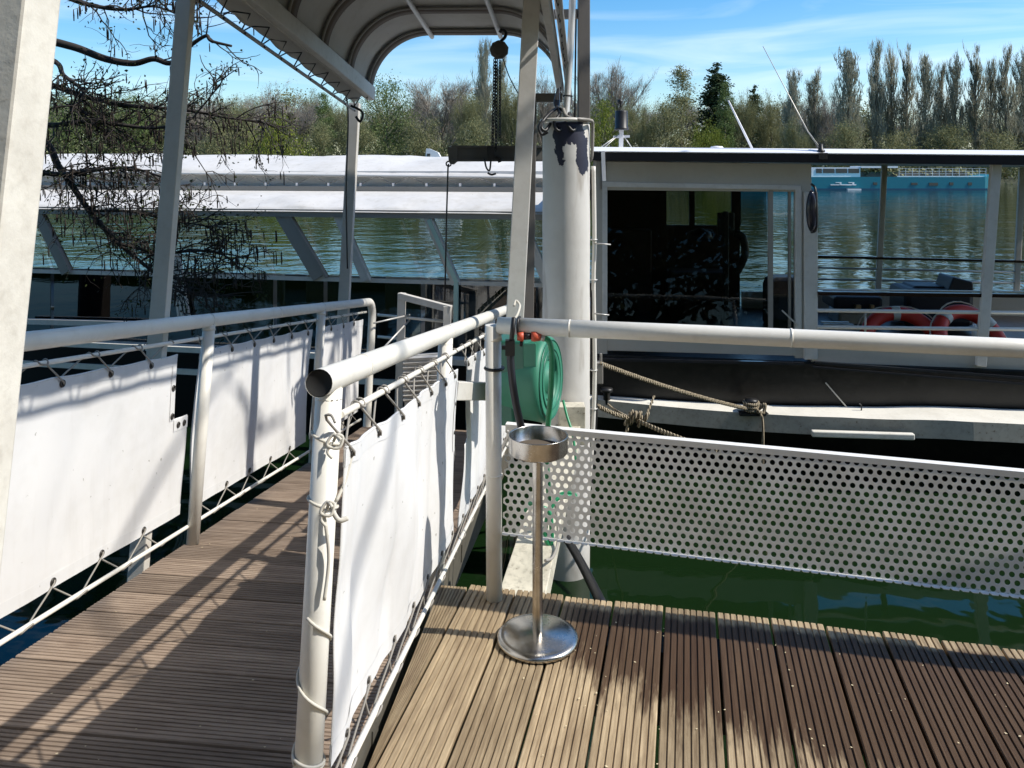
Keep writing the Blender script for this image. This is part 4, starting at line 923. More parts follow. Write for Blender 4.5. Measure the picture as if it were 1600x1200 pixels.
# aerials and lamp on the roof
m = MB(); nb = B(.30, .35, rz(.3) + .03); nb = BQ(970, 232, .3)
m.bar(nb, BQ(971, 203, .3), .035, .035, (0, 1, 0)); m.bar(BQ(958, 214, .3), BQ(984, 213, .3), .02, .02); m.build('lamp_mast', M_trim, roof)
m = MB(); m.lathe(BQ(971, 203, .3), [(0, 0), (.062, 0), (.062, .014), (.055, .02), (.055, .155), (.05, .165), (0, .167)], 20); m.lathe(BQ(969, 159, .3), [(0, -.025), (.024, -.012), (.024, .012), (0, .025)], 12); m.tube([BQ(970, 168, .3), BQ(969, 155, .3)], .008, 6); m.build('signal_lamp', M_blackp, roof)
m = MB()
for q in (928, 936, 992): m.tube([BQ(971, 207, .3), BQ(q, 238, .3 if q > 990 else .1)], .0045, 5)
m.build('stay_wire', M_rod, roof)
m = MB(); a = BQ(1283, 238, -.08); m.tube([a + V((0, 0, .02)), BQ(1262, 205, -.06), BQ(1192, 72, -.06)], .005, 6, radii=[.009, .005, .003]); m.build('whip_aerial', M_rod, roof)
m = MB(); m.lathe(a + V((0, 0, -.015)), [(0, 0), (.03, 0), (.03, .03), (.016, .04), (.012, .08), (0, .08)], 14); m.bar(a, BQ(1276, 222, -.06), .02, .02, (0, 1, 0)); m.box(a + V((0, -.03, -.03)), (.07, .03, .05)); m.build('aerial_base', M_blackp, roof)
m = MB(); m.tube([BQ(1176, 234, .8), BQ(1138, 157, .8)], .009, 6, radii=[.011, .008]); m.build('short_aerial', M_trim, roof)
m = MB(); m.tube(spl([BQ(1240, 236, .05), BQ(1262, 242, 0), BQ(1280, 238, 0)], 5), .004, 5); m.build('aerial_lead', M_blackp, roof)
m = MB(); m.lathe(BQ(1120, 236, .5), [(0, 0), (.05, 0), (.05, .02), (.06, .025), (.05, .04), (0, .045)], 14); m.build('roof_vent', M_trim, roof)

# lifebuoys lying against the cockpit rail
def lifebuoy(c, axis, label, tilt=0):
    root = thing('lifebuoy', c, label, 'lifebuoy', 'orange-red lifebuoys in the cockpit'); Rr, rr_ = .30, .062
    axis = V(axis).normalized(); e = axis.orthogonal().normalized(); f = axis.cross(e)
    def arcp(a0, a1, n, R_=Rr): return [c + (e * math.cos(a0 + (a1 - a0) * k / n) + f * math.sin(a0 + (a1 - a0) * k / n)) * R_ for k in range(n + 1)]
    m = MB(); m.tube(arcp(0, 2 * math.pi, 47)[:48], rr_, 14, closed=True); m.build('ring', M_red, root)
    for k in range(4):
        a0 = k * math.pi / 2 + .5 + tilt; m = MB(); m.tube(arcp(a0 - .11, a0 + .11, 6), rr_ + .004, 14); m.build('band', M_lwhite, root)
    pts = []
    for k in range(33):
        a0 = k / 32 * 2 * math.pi + .5 + tilt; pts.append(c + (e * math.cos(a0) + f * math.sin(a0)) * (Rr + rr_ + .03 * abs(math.sin(2 * (a0 - .5 - tilt)))))
    m = MB(); m.tube(pts, .007, 6); m.build('grab_line', M_string, root)
lifebuoy(BQ(1410, 540, .75), (-.15, -.85, .55), 'orange-red lifebuoy leaning behind the rail, nearer the cabin door', .2)
lifebuoy(BQ(1518, 538, .75), (.2, -.85, .5), 'orange-red lifebuoy with white bands behind the slanting cockpit post', .9)

# ropes
def rope(name, pts, rad, label, n=8):
    o = MB().tube(spl(pts, n), rad, 8).build(name, M_rope); tag(o, label, 'rope'); return o
r1 = BQ(937, 566, -.55)
cl = MB(); bk = thing('mooring_cleat', P(934, 570, 5.0), 'small grey bracket on the mooring pile holding the upper rope', 'bracket'); cl.box(P(934, 582, 4.86), (.06, .05, .13)); cl.bar(P(939, 552, 4.86), P(939, 600, 4.86), .014, .014, (0, 1, 0)); cl.build('plate', M_grey, bk, bevel=.004)
m = MB()
def twist(path, rad, tw=70):
    """three-strand rope"""
    out = MB(); L_ = [0]
    for a, b in zip(path, path[1:]): L_.append(L_[-1] + (b - a).length)
    for s in range(3):
        q = []
        for p, l in zip(path, L_):
            an = l * tw + s * 2.094; q.append(p + V((0, math.cos(an), math.sin(an))) * rad * .55)
        out.tube(q, rad * .58, 6)
    return out
def line(a, b, sag, n):
    return [a + (b - a) * (k / n) + V((0, 0, -sag * 4 * (k / n) * (1 - k / n))) for k in range(n + 1)]
rp1 = thing('mooring_rope', P(940, 570, 4.85), 'taut tan rope from the pile to the black bollard on the boat', 'rope')
twist(line(P(938, 568, 4.84), bo + V((-.04, -.03, .03)), .02, 150), .0145).build('rope', M_rope, rp1)
m = MB()
for k in range(3): m.tube([bo + V((.052 * math.cos(q), .052 * math.sin(q), .022 + .024 * k + .006 * math.sin(q))) for q in [2 * math.pi * j / 18 for j in range(18)]], .014, 8, closed=True)
m.tube(spl([bo + V((.05, -.03, .03)), bo + V((.09, -.05, .07)), bo + V((.075, -.06, .01)), bo + V((.03, -.07, .02))], 6), .014, 8); m.build('knot', M_rope, rp1)
m = MB(); m.tube(spl([bo + V((.02, -.06, .04)), bo + V((.06, -.08, -.03)), bo + V((.06, -.10, -.2)), bo + V((.055, -.10, -.45))], 6), .010, 7); m.build('rope_tail', M_rope, rp1)
rp2 = thing('spring_rope', P(928, 633, 4.9), 'lower tan rope with a thick knot running under the perforated panel', 'rope')
kn = P(994, 656, 5.0)
twist(line(P(927, 630, 4.88), kn, .015, 50), .0135).build('rope', M_rope, rp2); twist(line(BQ(950, 632, -.2), kn + V((.02, 0, 0)), .02, 40), .011).build('rope', M_rope, rp2)
twist(line(kn, P(1120, 703, 4.4), .012, 80), .0135).build('rope', M_rope, rp2)
m = MB(); r = random.Random(3)
for k in range(9):
    c = kn + V((r.uniform(-.06, .08), r.uniform(-.02, .02), r.uniform(-.015, .03) - .0)); m.tube([c + V((.012 * math.cos(q) + .004, .03 * math.sin(q), .034 * math.cos(q + .5))) for q in [2 * math.pi * j / 12 for j in range(12)]], .0105, 7, closed=True)
m.tube(spl([kn + V((-.05, 0, 0)), kn + V((-.06, -.02, -.06)), kn + V((-.075, -.02, -.09))], 4), .010, 6); m.tube(spl([kn + V((.06, 0, .02)), kn + V((.1, .05, .08)), kn + V((.13, .1, .12))], 5), .008, 6); m.build('knot', M_rope, rp2)

# ------------------------------------------------------------------ turquoise barge across the lake
def far(x, y, Y): return P(x, y, Y)
YB = 95; barge = thing('turquoise_barge', P(1390, 296, YB), 'long turquoise barge with a white wheelhouse moored on the far shore', 'barge')
zw = WZ
def bx(x): return (x - 800) / 1250 * YB
m = MB(); xs = [1165, 1180, 1200, 1540, 1560, 1572]; dk = lambda x: .72 + (.30 if x > 1545 or x < 1185 else 0)
sec = []
for x in xs:
    hw = {1165: .3, 1180: 1.6, 1200: 2.4, 1540: 2.4, 1560: 1.8, 1572: .5}[x]; sec.append([V((bx(x), YB + 2.5 - hw, zw - .3)), V((bx(x), YB + 2.5 - hw, dk(x))), V((bx(x), YB + 2.5 + hw, dk(x))), V((bx(x), YB + 2.5 + hw, zw - .3))])
m.add([p for s in sec for p in s], [(k * 4 + j, (k + 1) * 4 + j, (k + 1) * 4 + (j + 1) % 4, k * 4 + (j + 1) % 4) for k in range(5) for j in range(4)] + [(0, 1, 2, 3), (23, 22, 21, 20)]); m.build('hull', M_teal, barge)
m = MB(); m.box8([V((bx(1195), YB + .06, zw - .1)), V((bx(1545), YB + .06, zw - .1)), V((bx(1545), YB + .2, zw - .1)), V((bx(1195), YB + .2, zw - .1)), V((bx(1195), YB + .06, zw + .16)), V((bx(1545), YB + .06, zw + .16)), V((bx(1545), YB + .2, zw + .16)), V((bx(1195), YB + .2, zw + .16))]); m.build('boot_stripe', mat('dark_blue_stripe', (.0, .06, .12), .5), barge)
def bbox(name, x0, x1, y0, y1, off, d, mt):
    m = MB(); z0 = 1.6 - (y1 - 265) / 1250 * YB; z1 = 1.6 - (y0 - 265) / 1250 * YB
    m.box(V(((bx(x0) + bx(x1)) / 2, YB + off + d / 2, (z0 + z1) / 2)), (bx(x1) - bx(x0), d, z1 - z0)); return m.build(name, mt, barge)
M_bdk = mat('barge_window_dark', (.03, .04, .05), .2)
wh = bbox('wheelhouse', 1210, 1350, 261.5, 278, 1.0, 3, M_bwhite)
for x0, x1 in ((1280, 1289), (1291, 1309), (1311, 1329), (1331, 1348)): bbox('window', x0, x1, 263.5, 270.5, .95, .1, M_bdk)
bbox('awning', 1350, 1408, 259.5, 262.5, .8, 3.2, M_bwhite); bbox('hold_cover', 1350, 1520, 269, 278, 1.2, 2.6, mat('brown_hold_cover', (.10, .085, .065), .8)); bbox('hold_edge', 1408, 1545, 275, 278.5, .9, .2, M_bwhite)
for x0, x1, y0, y1 in ((1452, 1466, 285.5, 290), (1484, 1490, 285, 289.5), (1513, 1519, 285, 289.5), (1365, 1371, 285, 289), (1424, 1434, 285.5, 289)): bbox('porthole', x0, x1, y0, y1, -.0 + .04, .1, M_bdk)
for x0 in (1298, 1318): bbox('anchor_mark', x0, x0 + 20, 288, 289.6, .02, .1, M_bwhite); bbox('anchor_mark', x0 + 8, x0 + 17, 284.8, 286, .02, .1, M_bwhite); bbox('anchor_mark', x0 + 14, x0 + 17, 285, 289, .01, .1, M_bwhite)
bbox('fender_float', 1322, 1343, 295, 297.4, -.5, .4, M_bwhite)
m = MB()
for k in range(14): x = 1408 + k * 10.5; m.bar(V((bx(x), YB + .5, .7)), V((bx(x), YB + .5, 1.72)), .04, .04, (0, 1, 0))
for z in (1.1, 1.4, 1.72): m.bar(V((bx(1408), YB + .5, z)), V((bx(1545), YB + .5, z)), .035, .035)
m.build('railing', M_bwhite, barge)
m = MB(); r = random.Random(8)
for k in range(420):
    c = V((bx(r.uniform(1350, 1540)), YB + r.uniform(1, 3.5), .95 + abs(r.gauss(0, .35)))); a = V((r.gauss(0, 1), r.gauss(0, 1), r.gauss(0, 1))).normalized() * .14; b = a.orthogonal().normalized() * .14; m.add([c - a - b, c + a - b, c + a + b, c - a + b], [(0, 1, 2, 3)])
m.build('deck_planting', L_olive, barge)
# small white craft far left of the hoist, and a pale building in the trees
def farbox(m, x0, x1, y0, y1, Y, d): m.box(V((((x0 + x1) / 2 - 800) / 1250 * Y, Y + d / 2, 1.6 - ((y0 + y1) / 2 - 265) / 1250 * Y)), ((x1 - x0) / 1250 * Y, d, (y1 - y0) / 1250 * Y))
mb_ = thing('motor_cruiser', P(680, 262, 110), 'tiny white motor cruiser across the lake above the awning', 'boat')
m = MB(); m.prism([P(655, 262, 110), P(712, 262, 110), P(722, 252, 110), P(655, 252, 110)], (0, 3, 0)); farbox(m, 655, 720, 251, 288, 110.2, 2.6); m.build('hull', M_bwhite, mb_)
m = MB(); m.prism([P(664, 252, 110.4), P(692, 252, 110.4), P(684, 238, 110.4), P(670, 232, 110.4), P(666, 232, 110.4)], (0, 2, 0)); m.build('wheelhouse', M_bwhite, mb_)
m = MB(); farbox(m, 667, 672, 240, 244, 110.2, .3); m.build('window', M_bdk, mb_)
hs_ = thing('white_house', P(590, 262, 170), 'pale low house showing between the far trees', 'house')
m = MB(); farbox(m, 560, 628, 241, 275, 170, 8); m.build('wall', M_bwhite, hs_)
m = MB(); m.prism([P(556, 241, 169.4), P(632, 241, 169.4), P(622, 235, 169.4), P(566, 235, 169.4)], (0, 9, 0)); m.build('roof', mat('grey_roof', (.2, .19, .18), .8), hs_)
for x in (568, 580, 600, 614):
    m = MB(); farbox(m, x, x + 5, 244, 249, 169.8, .3); m.build('window', M_bdk, hs_)
# ---- SPLIT3
# ------------------------------------------------------------------ trees on the far shore
def leafquad(m, c, s, r, droop=0):
    a = V((r.gauss(0, 1), r.gauss(0, 1), r.gauss(0, 1) - droop)).normalized(); b = a.cross(V((r.gauss(0, 1), r.gauss(0, 1), r.gauss(0, 1)))).normalized()
    k = r.uniform(.6, 1.25) * s; m.add([c - a * k, c + b * k * .55, c + a * k, c - b * k * .55], [(0, 1, 2, 3)])
def trunk_mesh(h, r0, r, lean=.02):
    m = MB(); pts = [V((noise.noise(V((k, h, 1))) * lean * h, noise.noise(V((k, 2, h))) * lean * h, h * k / 6)) for k in range(7)]
    m.tube(pts, r0, 7, radii=[r0 * (1.15 - k / 6) + .02 for k in range(7)]); return m, pts
def grow(m, p, d, L, r0, depth, r, up=.25, seg=3, tips=None, spread=.6):
    pts = [p]; q = d.normalized()
    for k in range(seg):
        q = (q + V((r.gauss(0, .13), r.gauss(0, .13), r.gauss(0, .10) + up * .25))).normalized(); pts.append(pts[-1] + q * (L / seg))
    m.tube(pts, r0, 3, caps=False, radii=[r0 * (1 - .55 * k / seg) for k in range(seg + 1)])
    if tips is not None: tips.append((pts[-1], q)); tips.append((pts[-2], q))
    if depth > 0:
        for k in range(r.choice((3, 4, 4, 5))):
            f = r.uniform(.25, 1.0); i = min(seg - 1, int(f * seg)); b = pts[i] + (pts[i + 1] - pts[i]) * (f * seg - i)
            nd = (q + V((r.gauss(0, spread), r.gauss(0, spread), r.gauss(0, spread * .7) + up))).normalized(); grow(m, b, nd, L * r.uniform(.45, .72), max(.03, r0 * .55), depth - 1, r, up, seg, tips, spread)
def sliver(m, c, q, L, w, r):
    a = (q + V((r.gauss(0, .45), r.gauss(0, .45), r.gauss(0, .35) + .15))).normalized() * L; b = a.cross(V((r.gauss(0, 1), r.gauss(0, 1), r.gauss(0, 1)))).normalized() * w; m.add([c - b, c + b, c + a], [(0, 1, 2)])
def proto_bare(seed, h, w, leafm, nsl, nleaf, lsz, up=.3):
    r = random.Random(seed); tm, tp = trunk_mesh(h * .55, h * .020, r); cm = MB(); tips = []
    for k in range(22):
        f = r.uniform(.30, 1); b = tp[min(6, int(f * 6))]; an = k * 2.4 + r.uniform(-.3, .3)
        d = V((math.cos(an) * w / h * 1.25, math.sin(an) * w / h * 1.25, .35 + f * .75)); grow(cm, b, d, h * .33 * r.uniform(.85, 1.1), h * .0075, 2, r, up, 3, tips, .5)
    for p, q in tips:
        for k in range(nsl): sliver(cm, p - q * r.uniform(0, .7) + V((r.gauss(0, .3), r.gauss(0, .3), r.gauss(0, .25))), q, r.uniform(.5, 1.3), .022, r)
        for k in range(nleaf): leafquad(cm, p + V((r.gauss(0, .6), r.gauss(0, .6), r.gauss(0, .5))), lsz, r)
    return tm.mesh('trunk', M_bark), cm.mesh('crown', leafm)
def proto_poplar(seed, h, w, leafm, dens=1.0):
    r = random.Random(seed); tm, tp = trunk_mesh(h * .9, h * .014, r, .008); cm = MB(); tips = []
    for k in range(int(64 * dens)):
        f = r.uniform(.10, .92); b = V((0, 0, h * f)); an = r.uniform(0, 6.283); sp = w * .5 * (.45 + .75 * math.sin(math.pi * min(1, f * 1.05 + .08)))
        L = h * r.uniform(.13, .24) * (1.15 - f * .5); d = V((math.cos(an) * sp / L, math.sin(an) * sp / L, 1)).normalized()
        grow(cm, b, d, L, h * .0042, 2, r, .9, 3, tips, .26)
    for p, q in tips:
        for k in range(1):
            c = p + q * r.uniform(-1, .5) + V((r.gauss(0, .2), r.gauss(0, .2), 0)); a = (q + V((r.gauss(0, .25), r.gauss(0, .25), .5))).normalized() * r.uniform(.25, .6); b = a.orthogonal().normalized() * .04; cm.add([c - a - b, c - a + b, c + a], [(0, 1, 2)])
    return tm.mesh('trunk', M_bark), cm.mesh('crown', leafm)
def proto_leafy(seed, h, w, leafm, n, sz, shape='round', nclump=36):
    r = random.Random(seed); tm, tp = trunk_mesh(h * .6, h * .02, r); cm = MB(); cl = []
    while len(cl) < nclump:
        z = r.uniform(.06, 1) if shape != 'cone' else 1 - r.random() ** .75 * .94; qa, qr = r.uniform(0, 6.283), math.sqrt(r.random())
        env = {'round': math.sqrt(max(0, 1 - (2 * z - 1.05) ** 2)) * .95 + .08, 'cone': (1.03 - z) * .95 + .03, 'column': math.sin(math.pi * min(1, z * .82 + .14)) ** .6, 'willow': math.sqrt(max(0, 1 - max(0, (z - .35) / .65) ** 2))}[shape]
        x, y = math.cos(qa) * qr * env, math.sin(qa) * qr * env
        if shape == 'round' and r.random() > .25 + env: continue
        cl.append((V((x * w / 2, y * w / 2, z * h)), r.uniform(.55, 1.35) * ((.35 + .65 * min(1, env * 1.6)) if shape == 'cone' else 1)))
    for c, s in cl:
        if shape in ('round', 'cone'): cm.tube([V((0, 0, max(.1, c.z - h * (.16 if shape == 'round' else .03)) * .92)), c], .06, 3, caps=False)
        for k in range(int(n / nclump * s)):
            q = c + V((r.gauss(0, 1), r.gauss(0, 1), r.gauss(0, .8))) * (w * (.105 if shape != 'cone' else .075) * s)
            if shape == 'willow': q.z -= abs(r.gauss(0, h * .12)); leafquad(cm, q, sz, r, 2.5)
            elif shape == 'cone': q.z -= (q.xy.length) * .12; leafquad(cm, q, sz, r)
            else: leafquad(cm, q, sz, r)
    return tm.mesh('trunk', M_bark), cm.mesh('crown', leafm)
PROTO = {
    'bare': [proto_bare(s, 17, 12, L_twig, 9, 0, .1) for s in (1, 2, 3)], 'olive': [proto_bare(s, 16, 12, L_olive, 5, 9, .12) for s in (4, 5, 6)],
    'poplar': [proto_poplar(s, 22, 3.6, L_pop) for s in (7, 8, 9, 10)], 'conifer': [proto_leafy(11, 19, 7, L_dark, 12000, .21, 'cone', 190), proto_leafy(12, 19, 6, L_dark, 11000, .21, 'cone', 170)],
    'green': [proto_leafy(s, 14, 10, L_green, 9000, .16, 'round', 75) for s in (13, 14)], 'spring': [proto_leafy(s, 8, 8, L_spring, 6000, .13, 'round', 50) for s in (15, 16)],
    'willow': [proto_leafy(17, 9, 8, L_spring, 8000, .14, 'willow', 70)], 'column': [proto_leafy(18, 17, 4.2, L_olive, 8000, .14, 'column', 130), proto_leafy(19, 17, 4.0, L_green, 8000, .14, 'column', 130)],
    'bushy': [proto_leafy(s, 11, 9, L_olive, 8000, .15, 'round', 65) for s in (20, 21)]}
PH = {'bare': 17, 'olive': 16, 'poplar': 22, 'conifer': 19, 'green': 14, 'spring': 8, 'willow': 9, 'column': 17, 'bushy': 11}
PWD = {'bare': 12, 'olive': 12, 'poplar': 3.8, 'conifer': 6.5, 'green': 10, 'spring': 8, 'willow': 8, 'column': 4.2, 'bushy': 9}
NAME = {'bare': 'bare_tree', 'olive': 'budding_tree', 'poplar': 'poplar_tree', 'conifer': 'conifer_tree', 'green': 'green_tree', 'spring': 'spring_bush', 'willow': 'willow_tree', 'column': 'columnar_tree', 'bushy': 'bushy_tree'}
def tree(kind, x, ytop, wpx, Y, label, var=0):
    tm, cm = PROTO[kind][var % len(PROTO[kind])]; X = (x - 800) / 1250 * Y; zb = bankz(X, Y) - .1
    h = 1.6 + (265 - ytop) / 1250 * Y - zb; sz = h / PH[kind] / 1.02; sx = (wpx / 1250 * Y) / PWD[kind]
    o = thing(NAME[kind], (X, Y, zb), label, 'tree', 'trees along the far shore')
    rz_ = (x * 7.3 + var) % 6.28; o.rotation_euler = (0, 0, rz_)
    for nm, me in (('trunk', tm), ('crown', cm)):
        c = bpy.data.objects.new(nm, me); COL.objects.link(c); c.parent = o; c.scale = (sx if nm == 'crown' else (sx + sz) / 2, sx if nm == 'crown' else (sx + sz) / 2, sz)
T_ = [  # kind, x, top, width, distance, label
 ('green', 100, 148, 80, 150, 'mid-green tree beside the near white column, behind the alder twigs'), ('bushy', 150, 155, 80, 160, 'olive bushy tree behind the alder twigs, left of the near canopy post'),
 ('green', 205, 148, 85, 158, 'rounded green tree just left of the near canopy post'), ('olive', 238, 140, 80, 172, 'budding tree partly hidden by the near canopy post'),
 ('bare', 322, 140, 95, 165, 'pale bare tree just right of the near canopy post'), ('olive', 365, 150, 70, 158, 'olive budding tree left of the grey bare crowns'),
 ('bare', 420, 136, 105, 168, 'grey bare tree with a wide crown behind the willow'), ('willow', 438, 180, 82, 132, 'bright yellow-green weeping willow on the far shore'),
 ('bare', 470, 142, 80, 175, 'thin bare tree right of the willow'), ('column', 506, 145, 34, 150, 'narrow olive tree standing close to the far canopy post'),
 ('olive', 535, 150, 60, 160, 'dull olive tree hidden behind the far canopy post'), ('green', 604, 127, 82, 160, 'pale green rounded tree right of the far canopy post'),
 ('bare', 640, 140, 80, 172, 'bare tree between the pale green tree and the big bare crown'), ('bare', 692, 106, 125, 165, 'largest bare tree, left of the chain hoist'),
 ('olive', 730, 138, 60, 150, 'dark olive tree below and left of the chain hoist'), ('poplar', 757, 78, 30, 168, 'slim bare poplar just left of the chain hoist'),
 ('poplar', 783, 98, 26, 170, 'slim bare poplar directly behind the hoist chains'), ('olive', 800, 120, 70, 165, 'budding tree behind the right canopy post'),
 ('bare', 848, 110, 80, 168, 'bare tree seen between the canopy post and the pile'), ('bare', 955, 85, 105, 160, 'wide bare tree with mistletoe balls right of the dark upright'),
 ('spring', 942, 163, 66, 135, 'yellow-green bush behind the black signal lamp'), ('olive', 1003, 150, 70, 152, 'olive tree right of the signal lamp'),
 ('column', 1064, 102, 44, 158, 'tall narrow grey-green tree left of the dark conifer'), ('bushy', 1040, 165, 60, 148, 'low bushy olive tree left of the short aerial'),
 ('conifer', 1118, 92, 104, 165, 'tall dark conifer behind the short aerial'), ('column', 1133, 128, 34, 150, 'olive columnar tree overlapping the right side of the conifer'),
 ('conifer', 1178, 128, 56, 168, 'smaller dark conifer right of the tall one'), ('spring', 1098, 195, 46, 132, 'small bright yellow-green bush below the tall conifer'), ('spring', 1122, 205, 34, 134, 'smallest yellow-green bush, left of the short aerial foot'),
 ('olive', 1160, 140, 56, 158, 'dull olive tree just right of the short aerial'), ('olive', 1205, 142, 60, 160, 'olive budding tree left of the whip aerial'),
 ('poplar', 1240, 122, 30, 150, 'bare poplar crossed by the whip aerial'), ('poplar', 1272, 122, 30, 152, 'bare poplar right of the whip aerial, shorter than its neighbours'), ('bare', 1297, 130, 50, 150, 'bare tree filling the gap before the tall poplars'),
 ('poplar', 1326, 84, 44, 140, 'first tall broad bare poplar of the row, counted from the aerial'), ('poplar', 1369, 80, 30, 142, 'tall slim bare poplar standing second in the row'), ('poplar', 1393, 88, 28, 144, 'slim bare poplar pressed against the second tall poplar'),
 ('poplar', 1417, 88, 34, 141, 'bare poplar above the middle of the turquoise barge'), ('poplar', 1446, 92, 34, 143, 'bare poplar with an even spindle shape right of mid-barge'), ('poplar', 1470, 112, 28, 146, 'shorter bare poplar in a dip of the row'),
 ('poplar', 1493, 100, 30, 144, 'bare poplar above the barge bow railing'), ('poplar', 1524, 90, 40, 140, 'broad bare poplar above the slanting cockpit post'), ('poplar', 1548, 98, 28, 146, 'slim bare poplar just left of the barge bow'), ('poplar', 1571, 86, 36, 141, 'tall bare poplar above the barge bow'), ('poplar', 1600, 92, 36, 143, 'bare poplar cut by the right edge of the photo'),
 ('bushy', 1320, 195, 60, 136, 'low olive tree under the first tall poplar'), ('bushy', 1400, 205, 60, 138, 'low olive tree under the slim poplars'), ('bushy', 1480, 200, 70, 138, 'low olive tree under the short poplar'), ('bushy', 1560, 205, 70, 137, 'low olive tree behind the barge bow'), ('olive', 1240, 180, 60, 140, 'low budding tree at the foot of the aerial poplar'),
 ('bushy', 340, 185, 60, 142, 'low olive tree behind hanging alder twigs right of the near post'), ('bushy', 560, 190, 60, 142, 'low olive tree at the foot of the far canopy post'), ('bushy', 660, 185, 70, 142, 'low olive tree above the tiny motor cruiser'), ('bushy', 740, 190, 60, 142, 'low olive tree above the lifting beam'), ('bushy', 385, 190, 50, 144, 'low olive tree left of the willow'), ('bushy', 500, 195, 46, 143, 'low olive tree right of the willow'),
]
for i, t_ in enumerate(T_): tree(*t_[:6], var=i)
BK = [(x, 150 + 14 * noise.noise(V((x * .013, 3, 1))) + (x % 7 - 3) * 3, 70 + (x * 13) % 40, 186 + (x * 7) % 16, ('bare', 'olive', 'olive', 'bare', 'bushy')[(x // 31) % 5]) for x in range(70, 1640, 31)]
for i, (x, yt, w, Y, k) in enumerate(BK):
    if x > 1290: yt += 22
    tree(k, x, yt, w, Y, {'bare': 'pale bare tree of the hazy back row, showing between nearer far-shore crowns', 'olive': 'olive budding tree of the back row, half hidden by nearer far-shore crowns', 'bushy': 'bushy tree of the back row, half hidden by nearer far-shore crowns'}[k], i + 1)
# undergrowth that reads as one mass behind and below them
m = MB(); r = random.Random(31)
for k in range(110000):
    x = r.uniform(-175, 150); Y = r.uniform(128, 178); top_ = 4.6 + 3.6 * noise.noise(V((x * .09, Y * .07, 2))) + (Y - 128) * .05
    leafquad(m, V((x, Y, bankz(x, Y) + top_ * r.random())), r.uniform(.14, .32), r)
tag(m.build('shoreline_undergrowth', L_under), 'dense olive undergrowth massed along the far shore', 'undergrowth', kind='stuff')

# ------------------------------------------------------------------ alder hanging over the water on the left
ald = thing('alder_tree', (-6.1, 6.1, -.6), 'dark twiggy alder with hanging catkins reaching in from the left', 'tree')
m = MB(); m.tube(spl([V((-6.1, 6.1, -1.2)), V((-6.0, 6.1, .6)), V((-5.9, 6.0, 2.0)), V((-6.1, 6.0, 3.6)), V((-6.2, 6.0, 5.5)), V((-6.1, 6.0, 7.5))], 6), .15, 10, radii=[.2 - .0045 * k for k in range(31)]); m.build('trunk', M_alder, ald)
r = random.Random(77); bm_ = MB(); tw = MB(); lf = MB(); ck = MB()
def tip(p):
    n = r.random()
    if n < .16:
        for k in range(r.choice((1, 1, 2))):
            q = p + V((r.uniform(-.02, .02), r.uniform(-.02, .02), 0)); L = r.uniform(.05, .10); ck.tube([q, q + V((.003, 0, -L * .5)), q + V((.004, 0, -L))], .0045, 5, radii=[.0025, .005, .0035])
    if n > .3:
        for k in range(r.choice((1, 1, 2))): leafquad(lf, p + V((r.gauss(0, .025), r.gauss(0, .025), r.gauss(0, .025))), .014, r)
def twig(p, d, L, rad, depth, droop):
    seg = 5; pts = [p]; q = d.normalized()
    for k in range(seg):
        q = (q + V((r.gauss(0, .22), r.gauss(0, .22), r.gauss(0, .2) - droop * .18))).normalized(); pts.append(pts[-1] + q * L / seg)
    tw.tube(pts, rad, 4, caps=False, radii=[rad * (1 - .6 * k / seg) for k in range(seg + 1)])
    tip(pts[-1]); tip(pts[3]) if r.random() < .6 else None
    if depth:
        for k in range(r.choice((2, 3, 3))):
            i = r.randrange(1, seg); nd = (q + V((r.gauss(0, .7), r.gauss(0, .6), r.gauss(0, .6)))).normalized(); twig(pts[i], nd, L * r.uniform(.4, .75), max(.0021, rad * .62), depth - 1, droop)
def limb(px, Y0, Y1, r0, r1, ntw, L, droop, fwd=(1, 0, -.2), depth=2, lo=.15):
    n = len(px); pts = [P(x, y, Y0 + (Y1 - Y0) * i / (n - 1)) for i, (x, y) in enumerate(px)]; sp_ = spl(pts, 8); N = len(sp_)
    bm_.tube(sp_, r0, 8, radii=[r0 + (r1 - r0) * k / (N - 1) for k in range(N)])
    for k in range(ntw):
        i = int(r.uniform(lo, 1) * (N - 1)); d = V(fwd) + V((r.gauss(0, .8), r.gauss(0, .5), r.gauss(0, .75))); twig(sp_[i], d, L * r.uniform(.5, 1.25), .006, depth, droop * .55)
TR = lambda x, y: (x, y)
limb([(-460, 20), (-200, 170), (40, 205), (95, 265), (140, 330), (185, 380), (240, 425), (290, 462)], 6.0, 5.6, .036, .008, 44, .50, .5, (1, 0, -.1), 2, .40)
limb([(-460, -60), (-200, 40), (40, 60), (110, 72), (165, 92), (208, 99), (240, 92), (268, 98), (298, 71), (322, 56), (330, 64), (362, 72)], 6.0, 5.8, .036, .009, 5, .40, .2, (1, 0, .4), 1, .5)
limb([(-460, 60), (-100, 100), (60, 128), (130, 150), (200, 165), (290, 172), (360, 185), (412, 190)], 6.0, 6.0, .03, .004, 34, .36, .35, (1, 0, -.1), 2, .42)
limb([(-460, 90), (-100, 170), (60, 195), (140, 190), (240, 200), (300, 186)], 6.0, 5.6, .03, .006, 26, .40, .4, (1, 0, -.2), 2, .45)
limb([(-460, -160), (-100, -60), (60, -20), (130, 5), (190, 15), (240, 10), (276, 22)], 6.0, 5.6, .03, .004, 24, .36, .1, (1, 0, .0), 2, .42)
limb([(-460, 160), (-100, 230), (70, 270), (130, 268), (200, 262), (262, 280)], 6.0, 5.5, .03, .005, 30, .40, .5, (1, 0, -.3), 2, .45)
limb([(185, 380), (250, 395), (310, 392), (352, 400), (380, 425)], 5.68, 5.6, .012, .004, 18, .34, .4, (1, 0, -.1), 2, .1)
